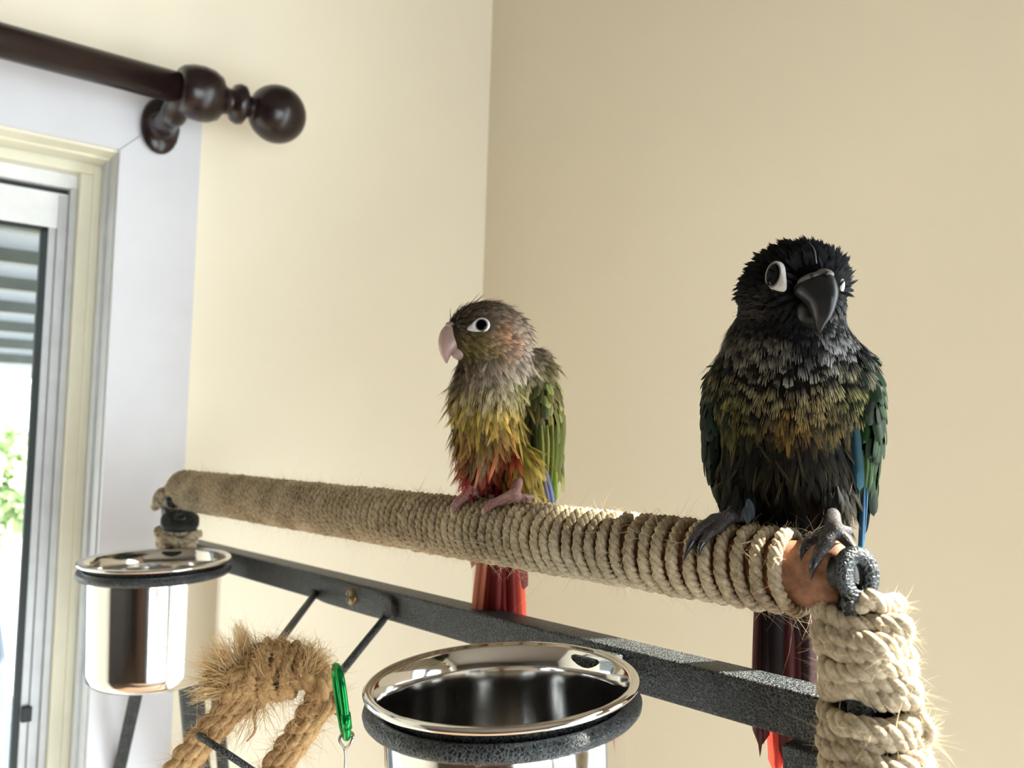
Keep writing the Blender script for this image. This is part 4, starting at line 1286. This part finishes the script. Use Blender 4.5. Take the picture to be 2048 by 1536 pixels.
er = DK.px((1680, 574, -75))[0]
Vr, Fr = surface_nets(ell((0, 0, 0), (9, 18, 12), 8), (-16, -26, -18), (16, 26, 18), 2.0)
mesh('eye_ring', DK(Vr + er), Fr, M['ring'], bird)

# wings
def wing(fr, parent, name, ellp, rows, colour, size, seed, longs, inner=None):
    fn = blend(ellp, 15)
    lo = np.min([np.array(e_[0]) - np.max(e_[1]) * 1.1 for e_ in rows['box']], 0); hi = np.max([np.array(e_[0]) + np.max(e_[1]) * 1.1 for e_ in rows['box']], 0)
    V, F = surface_nets(fn, lo, hi, 6.0)
    w_ = mesh(name, fr(V), F, M['skinbird'], parent, True, np.tile(lin(np.array(colour) * 0.4), (len(V), 1)))
    Nn = gradient(fn, V, 1.5)
    sel = np.nonzero((V[:, 1] > rows['y'][0]) & (V[:, 1] < rows['y'][1]) & (Nn[:, 2] < 0.5))[0]
    rg = np.random.default_rng(seed)
    i = sel[thin_points(V[sel], size[2], seed)]
    i = i[np.argsort(-V[i, 1])]
    for q in i[:230]:
        d = unit(np.array([rg.normal(0, 0.12), 1.0, 0.05])); d = unit(d - Nn[q] * np.dot(d, Nn[q]))
        L = size[0] * rg.uniform(0.8, 1.3) * np.interp(V[q, 1], rows['y'], (0.8, 1.35))
        p0 = V[q] + Nn[q] * 1.5; p1 = p0 + d * L + Nn[q] * L * rg.uniform(0.12, 0.24)
        c = np.array(colour, float)
        if inner is not None:
            u = np.clip((V[q, 0] - inner[0]) / (inner[1] - inner[0]), 0, 1); c = np.array(inner[2], float) * (1 - u) + c * u
        c = c * rg.uniform(0.7, 1.35) * (1 + rg.normal(0, 0.05, 3))
        feather('wing_feather', VANE_ROUND if rg.uniform() < 0.6 else VANE_SHARP, fr(p0)[0], fr(p1)[0], fr.dir(Nn[q] + rg.normal(0, 0.12, 3))[0], size[1] * rg.uniform(0.7, 1.1) * fr.k, c, w_)
    for (p0, p1, nr, wd_, c) in longs:
        feather('flight_feather', VANE_LONG, fr(fr.px(p0))[0], fr(fr.px(p1))[0], fr.dir(nr)[0], wd_ * fr.k, c, w_)
    return w_
VANE_SHARP = vane_data('pointed_vane', 0.25)
eA = [((1724, 825, 15), (36, 118, 78)), ((1722, 930, 30), (26, 118, 55))]
wing(DK, bird, 'wing', [ell(*e_) for e_ in eA], {'box': eA, 'y': (700, 965)}, (26, 41, 23), (40, 25, 15), 4, [
    ((1700, 812, -68), (1706, 960, -56), (-0.5, 0, -0.85), 20, (26, 48, 55)),
    ((1706, 818, -72), (1716, 992, -58), (-0.35, 0, -0.93), 22, (40, 72, 84)),
    ((1722, 900, -58), (1722, 1030, -20), (0.1, 0, -1), 22, (38, 60, 28)), ((1738, 890, -48), (1734, 1040, -10), (0.5, 0, -0.85), 22, (42, 66, 29)),
    ((1750, 880, -20), (1746, 1025, 0), (0.8, 0, -0.6), 22, (38, 62, 28)), ((1734, 900, -55), (1728, 1010, -24), (0.3, 0, -0.95), 14, (56, 84, 37)), ((1744, 905, -40), (1740, 1000, -15), (0.5, 0, -0.9), 12, (60, 88, 40)),
    ((1728, 960, -34), (1722, 1130, -8), (0.0, 0, -1), 12, (56, 98, 128)), ((1733, 950, -30), (1727, 1120, -4), (0.3, 0, -0.95), 10, (78, 124, 158)), ((1741, 950, -14), (1736, 1075, 0), (0.6, 0, -0.8), 13, (36, 38, 42))])
eB = [((1428, 845, 35), (28, 118, 75)), ((1440, 930, 45), (22, 110, 50))]
wing(DK, bird, 'wing', [ell(*e_) for e_ in eB], {'box': eB, 'y': (725, 965)}, (20, 34, 20), (40, 25, 16), 6, [
    ((1412, 850, 10), (1428, 985, 25), (-0.8, 0, -0.6), 24, (20, 30, 22)), ((1404, 820, 20), (1412, 940, 30), (-0.9, 0, -0.4), 22, (22, 48, 48)),
    ((1424, 900, 15), (1446, 1040, 35), (-0.7, 0, -0.7), 24, (18, 26, 20)), ((1418, 880, 30), (1438, 1020, 45), (-0.9, 0, -0.3), 22, (18, 28, 36))])
# tail
for j, (x0, x1, y1, w_, wd_, c) in enumerate(((1535, 1508, 1530, 72, 40, (64, 26, 24)), (1548, 1520, 1505, 64, 50, (40, 26, 26)), (1566, 1552, 1600, 92, 44, (196, 62, 48)), (1575, 1576, 1570, 70, 54, (76, 26, 26)),  # the bright red feather has sunlight put into its colour
                                               (1590, 1600, 1590, 80, 46, (66, 24, 26)), (1602, 1622, 1560, 74, 46, (48, 24, 26)), (1548, 1545, 1420, 50, 58, (34, 23, 24)), (1590, 1596, 1350, 52, 46, (36, 20, 22)), (1570, 1566, 1302, 46, 42, (42, 26, 24)))):
    feather('tail_feather', VANE_LONG, DK((x0, 1060, w_ - 8))[0], DK(DK.px((x1, y1, w_ + 14)))[0], DK.dir(((x0 - 1570) / 120, 0, -1))[0], wd_ * DK.k * 1.1, c, bird)

# feet of the dark bird
r_t = R_OUT + 0.0012
def P2(x, y, r=r_t): return on_perch(x, y, r)
anL = P2(1458, 1034, R_OUT + 0.0030)
foot(bird, [(DK((1490, 998, -50))[0], anL, 0.0026, 0.0023)],
     [([anL, P2(1428, 1040, R_OUT + .0024), P2(1402, 1058, R_OUT + .0020), P2(1386, 1080)], 0.0023, 0.0016), ([anL, P2(1438, 1056), P2(1418, 1068), P2(1406, 1084)], 0.0019, 0.0013), ([anL, anL - PFR * 0.010 + PX * 0.004 - PUP * 0.001], 0.0020, 0.0015)],
     [([P2(1388, 1077), P2(1376, 1096), P2(1367, 1122, R_OUT + 0.0004)], 0.0015), ([P2(1407, 1082), P2(1400, 1095), P2(1399, 1112, R_OUT + .0004)], 0.0012)], 'footgrey', 'clawdark', k=0.0007)
anR = P2(1668, 1060, R_OUT + 0.0030)
foot(bird, [(DK((1660, 1005, -50))[0], anR, 0.0024, 0.0026)],
     [([anR, P2(1653, 1082, R_OUT + .0022), P2(1640, 1102, R_OUT + .0016), P2(1632, 1122)], 0.0024, 0.0016), ([anR, P2(1638, 1074), P2(1618, 1082), P2(1608, 1096)], 0.0019, 0.0013), ([anR, P2(1690, 1078, R_OUT + 0.0003), P2(1706, 1098, R_OUT - 0.0010)], 0.0021, 0.0013), ([anR, anR - PFR * 0.010 - PUP * 0.001], 0.0020, 0.0015)],
     [([P2(1633, 1118), P2(1625, 1136), P2(1622, 1162, R_OUT - 0.0010)], 0.0015), ([P2(1609, 1094), P2(1603, 1106), P2(1602, 1122, R_OUT)], 0.0012)], 'footgrey', 'clawdark', k=0.0007)
rgl = np.random.default_rng(12)
for cx_, cy_ in ((1668, 992), (1486, 988)):
    for j in range(9):
        x_ = cx_ + rgl.uniform(-22, 20)
        feather('thigh_feather', VANE_SHARP, DK(DK.px((x_, cy_ + rgl.uniform(-22, 4), -92)))[0], DK(DK.px((x_ + rgl.uniform(-6, 6), cy_ + rgl.uniform(32, 50), -122)))[0], DK.dir((rgl.normal(0, 0.2), 0, -1))[0], 13 * DK.k, np.array((24, 23, 19)) * rgl.uniform(0.6, 1.5), bird)
for (x0, y0, x1, y1) in ((1500, 1008, 1484, 1042), (1496, 998, 1504, 1040), (1492, 1012, 1496, 1046)):
    feather('leg_feather', VANE_SHARP, DK(DK.px((x0, y0, -112)))[0], P2(x1, y1, R_OUT + 0.002), DK.dir((-0.3, 0, -1))[0], 17 * DK.k, (84, 94, 102), bird)

# ---------------------------------------------- bird B: tan-headed yellow-green conure in the middle of the perch
YL = Frame(1000, 800, 0.388)
bird2 = empty('conure', YL((1000, 990, -30))[0])
tag(bird2, 'smaller wet conure with taupe head, yellow-red belly and lime wing mid-perch', 'bird')
ey = [ell((977, 668, -15), (78, 58, 66)), ell((964, 646, -15), (62, 38, 56), -10), ell((936, 674, -22), (30, 34, 38)), ell((1018, 692, 0), (44, 58, 58)), ell((988, 732, -6), (72, 58, 66)),
      ell((972, 798, -12), (72, 82, 76)), ell((982, 872, -4), (70, 85, 70)), ell((1002, 940, 6), (60, 52, 55)), ell((1036, 800, 30), (60, 105, 62)), ell((1010, 1010, 50), (40, 60, 30)),
      ell((1066, 745, 22), (42, 52, 48), 30), ell((1042, 934, -34), (35, 52, 42), -8), ell((958, 922, -34), (33, 50, 40), 8)]
FB = blend(ey, 16)
VB, QB = surface_nets(FB, (850, 560, -130), (1150, 1100, 130), 4.0)
base_y = palette([(940, 622, (92, 78, 64)), (900, 637, (72, 60, 50)), (1000, 617, (112, 96, 80)), (1038, 650, (132, 114, 98)), (1052, 700, (146, 130, 116)), (1003, 672, (158, 114, 84)), (1022, 690, (150, 116, 92)), (1025, 668, (134, 112, 94)), (925, 657, (66, 56, 46)), (950, 698, (104, 90, 50)), (936, 688, (92, 80, 48)), (985, 655, (110, 94, 76)), (980, 700, (128, 108, 74)),
                  (920, 742, (100, 82, 70)), (975, 740, (140, 124, 108)), (1030, 745, (150, 136, 118)), (935, 785, (150, 134, 98)), (990, 785, (156, 140, 106)), (1040, 780, (142, 130, 84)), (905, 830, (138, 116, 46)), (950, 830, (146, 124, 56)), (1000, 832, (162, 132, 54)), (1040, 840, (140, 118, 52)),
                  (895, 870, (120, 100, 38)), (950, 880, (150, 112, 58)), (975, 870, (140, 116, 70)), (1010, 880, (150, 104, 46)), (930, 910, (150, 74, 46)), (965, 905, (120, 104, 74)), (985, 920, (160, 70, 48)), (1015, 900, (170, 54, 38)), (950, 950, (134, 34, 34)), (990, 955, (130, 26, 28)), (1030, 935, (180, 156, 74)), (1050, 890, (142, 124, 48)), (1070, 970, (178, 156, 80)), (1090, 750, (104, 92, 56)), (1075, 830, (60, 64, 30)), (1010, 1000, (90, 30, 28))])
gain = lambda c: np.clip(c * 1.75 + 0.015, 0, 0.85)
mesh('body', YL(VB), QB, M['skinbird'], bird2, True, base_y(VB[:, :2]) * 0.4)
NB = gradient(FB, VB, 1.5)
clearB = not_near(VB, [(962, 654, 19, 16), (944, 658, 10, 8), (898, 686, 24, 38), (918, 712, 18, 14)]) | (VB[:, 2] > 20)
flow_h = unit(VB - np.array([895, 660, -30])) + np.array([0, 0.12, 0])
wg = np.clip((VB[:, 1:2] - 695) / 60, 0, 1)
flB = flow_h * (1 - wg) + np.array([0.0, 1.0, 0.08]) * wg
flB[:, 0] += np.where(VB[:, 1] > 720, (VB[:, 0] - 978) / 200, 0)
flB = unit(flB - NB * np.sum(flB * NB, 1, keepdims=True))
sel = np.nonzero((VB[:, 1] < 745) & clearB)[0]
i = sel[thin_points(VB[sel], 6.3, 1)]
cb_ = base_y(VB[i, :2] + RNG.normal(0, 4, (len(i), 2))); rv = RNG.uniform(0.65, 1.3, (len(i), 1))
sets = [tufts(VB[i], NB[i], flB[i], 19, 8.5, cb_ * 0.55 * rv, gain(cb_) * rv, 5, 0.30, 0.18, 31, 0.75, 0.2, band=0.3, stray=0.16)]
sel = np.nonzero((VB[:, 1] < 740) & clearB)[0]
i = sel[thin_points(VB[sel], 13, 14)]
cb_ = base_y(VB[i, :2]); rv = RNG.uniform(0.6, 1.35, (len(i), 1))
sets.append(tufts(VB[i], NB[i], flB[i], 24, 8, cb_ * 0.55 * rv, gain(cb_) * rv, 4, 0.5, 0.2, 41, 0.7, 0.7, band=0.3, stray=0.28))
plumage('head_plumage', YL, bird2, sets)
sel = np.nonzero((VB[:, 1] >= 720) & (VB[:, 1] < 865) & clearB)[0]
i = sel[thin_points(VB[sel], 8.2, 2)]
cb_ = base_y(VB[i, :2]); rv = RNG.uniform(0.5, 1.3, (len(i), 1))
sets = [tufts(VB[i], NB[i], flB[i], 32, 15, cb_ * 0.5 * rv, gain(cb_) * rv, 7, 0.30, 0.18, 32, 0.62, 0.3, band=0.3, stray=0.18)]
i = sel[thin_points(VB[sel], 19, 22)]
cb_ = base_y(VB[i, :2] + [0, 12]); rv = RNG.uniform(0.7, 1.4, (len(i), 1))
sets.append(tufts(VB[i], NB[i], flB[i], 40, 11, cb_ * 0.6 * rv, gain(cb_) * rv, 4, 0.50, 0.14, 42, 0.7, 0.85, band=0.3, stray=0.25))
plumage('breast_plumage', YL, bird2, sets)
sel = np.nonzero((VB[:, 1] >= 830) & (VB[:, 1] < 985))[0]
i = sel[thin_points(VB[sel], 8.2, 3)]
cb_ = base_y(VB[i, :2] + RNG.normal(0, 8, (len(i), 2))); rv = RNG.uniform(0.5, 1.35, (len(i), 1))
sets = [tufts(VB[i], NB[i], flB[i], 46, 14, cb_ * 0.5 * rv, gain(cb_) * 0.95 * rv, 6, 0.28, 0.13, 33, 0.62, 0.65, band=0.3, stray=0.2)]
i = sel[thin_points(VB[sel], 20, 23)]
cb_ = base_y(VB[i, :2] + RNG.normal(0, 10, (len(i), 2))); rv = RNG.uniform(0.6, 1.4, (len(i), 1))
sets.append(tufts(VB[i], NB[i], flB[i], 56, 11, cb_ * 0.6 * rv, gain(cb_) * rv, 4, 0.48, 0.10, 43, 0.7, 0.9, band=0.3, stray=0.25))
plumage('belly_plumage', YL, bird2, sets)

ur = resample_rows([(647, 899, 912, -32, 10), (652, 890, 922, -32, 16), (662, 882, 926, -33, 19), (674, 878, 927, -34, 20), (686, 877, 923, -36, 19), (697, 878.5, 914, -38, 16), (706, 881, 905, -39, 12), (714, 885, 900, -40, 8), (721, 889, 897, -40, 4.5), (726, 892, 895, -40, 1)], 30)
mesh('upper_beak', YL(YL.moved(slices_vf(ur, 26)[0], (900, 680, -36))), slices_vf(ur, 26)[1], M['beakpink'], bird2)
lr = resample_rows([(694, 903, 940, -30, 14), (702, 901, 940, -31, 16), (710, 903, 938, -31, 15), (716, 908, 934, -31, 11), (720, 915, 930, -30, 4)], 14)
mesh('lower_beak', YL(YL.moved(slices_vf(lr, 22)[0], (918, 706, -31))), slices_vf(lr, 22)[1], M['beakpink'], bird2)
Vc, Fc = surface_nets(blend([ell((905, 651, -40), (14, 7, 13), 10), ell((920, 657, -42), (9, 6, 10), 30)], 6), (880, 635, -65), (940, 672, -15), 1.6)
ce = mesh('cere', YL(YL.moved(Vc, (908, 653, -40))), Fc, M['cerepink'], bird2)
Vn, Fn = surface_nets(ell((906, 652, -53), (3, 3, 2.2)), (900, 646, -58), (912, 658, -48), 0.8)
mesh('nostril', YL(YL.moved(Vn, (906, 652, -53))), Fn, M['black'], ce)
disc_eye(YL, bird2, YL.px((963, 650, -81))[0], (-0.12, -0.06, -0.99), 0, (16, 14.5), (10.4, 10.4), (13, 197))

eC = [((1080, 830, 22), (42, 100, 56)), ((1094, 915, 30), (30, 95, 40))]
wing(YL, bird2, 'wing', [ell(*e_) for e_ in eC], {'box': eC, 'y': (722, 935)}, (122, 118, 66), (32, 15, 9.2), 5, [
    ((1072, 850, -42), (1076, 955, -34), (-0.1, 0, -1), 13, (76, 80, 42)), ((1082, 850, -46), (1086, 968, -32), (0.1, 0, -1), 13, (122, 124, 62)), ((1094, 850, -44), (1096, 960, -28), (0.2, 0, -.98), 11, (142, 140, 72)), ((1103, 850, -38), (1104, 978, -22), (0.4, 0, -.95), 13, (110, 116, 54)),
    ((1113, 850, -28), (1111, 985, -14), (0.6, 0, -.8), 13, (130, 134, 66)), ((1124, 845, -10), (1119, 975, -2), (0.85, 0, -.5), 14, (112, 118, 58)), ((1128, 830, 0), (1125, 940, 6), (0.95, 0, -.3), 13, (124, 124, 64)),
    ((1080, 930, -32), (1100, 1008, -10), (-0.1, 0, -1), 12, (138, 136, 160)), ((1090, 935, -30), (1108, 1014, -6), (0.1, 0, -1), 11, (112, 120, 170)), ((1108, 925, -22), (1114, 1010, -2), (0.4, 0, -.9), 14, (124, 148, 58))], inner=(1050, 1092, (52, 58, 28)))
eD = [((938, 830, 42), (24, 90, 40)), ((946, 890, 46), (16, 60, 28))]
wing(YL, bird2, 'wing', [ell(*e_) for e_ in eD], {'box': eD, 'y': (770, 890)}, (116, 112, 46), (32, 15, 16), 9, [])
for j, (x0, x1, y1, w_, wd_, c) in enumerate(((985, 942, 1300, 62, 30, (176, 104, 80)), (992, 962, 1310, 66, 32, (130, 42, 38)), (1000, 985, 1320, 60, 34, (112, 34, 34)), (1006, 1008, 1320, 66, 34, (140, 46, 40)),
                                               (1014, 1032, 1310, 60, 32, (120, 36, 34)), (1022, 1050, 1320, 66, 30, (206, 82, 62)), (1016, 1048, 1200, 52, 34, (104, 50, 46)), (985, 938, 1142, 54, 20, (180, 138, 118)))):
    feather('tail_feather', VANE_LONG, YL((x0, 1010, w_ - 6))[0], YL(YL.px((x1, y1, w_ + 14)))[0], YL.dir(((x0 - 1004) / 60, 0, -1))[0], wd_ * YL.k * 1.15, c, bird2)
for cx_, cy_, c_ in ((1036, 935, (150, 130, 60)), (956, 930, (120, 50, 40))):
    for j in range(9):
        x_ = cx_ + rgl.uniform(-20, 18)
        feather('thigh_feather', VANE_SHARP, YL(YL.px((x_, cy_ + rgl.uniform(-18, 4), -64)))[0], YL(YL.px((x_ + rgl.uniform(-6, 6), cy_ + rgl.uniform(28, 44), -76)))[0], YL.dir((rgl.normal(0, 0.2), 0, -1))[0], 9 * YL.k, np.array(c_) * rgl.uniform(0.7, 1.25), bird2)
an1 = P2(946, 985, R_OUT + 0.0040)
foot(bird2, [(YL((962, 930, -15))[0], an1 + PUP * 0.003, 0.0022, 0.0020)],
     [([an1 + PUP * 0.003, P2(930, 992, R_OUT + .003), P2(915, 1004, R_OUT + .0022), P2(908, 1016)], 0.0024, 0.0018), ([an1 + PUP * 0.003, P2(968, 988, R_OUT + .0012), P2(984, 994, R_OUT + .0008)], 0.0014, 0.0011), ([an1, an1 - PFR * 0.010], 0.0018, 0.0013)],
     [([P2(909, 1014), P2(904, 1021), P2(905, 1030, R_OUT)], 0.0013)], 'footpink', 'clawpink', k=0.0008)
an2 = P2(1030, 996, R_OUT + 0.0030)
foot(bird2, [(YL((1042, 938, -15))[0], an2 + PUP * 0.002, 0.0024, 0.0022)],
     [([an2 + PUP * 0.002, P2(1005, 1000, R_OUT + .0022), P2(985, 1007, R_OUT + .0018), P2(972, 1018)], 0.0025, 0.0016), ([an2, P2(1048, 1000, R_OUT + .001), P2(1056, 1004, R_OUT + .0006)], 0.0019, 0.0013), ([an2, an2 - PFR * 0.010], 0.0019, 0.0014)],
     [([P2(973, 1016), P2(967, 1023), P2(966, 1032, R_OUT)], 0.0013)], 'footpink', 'clawpink', k=0.0008)
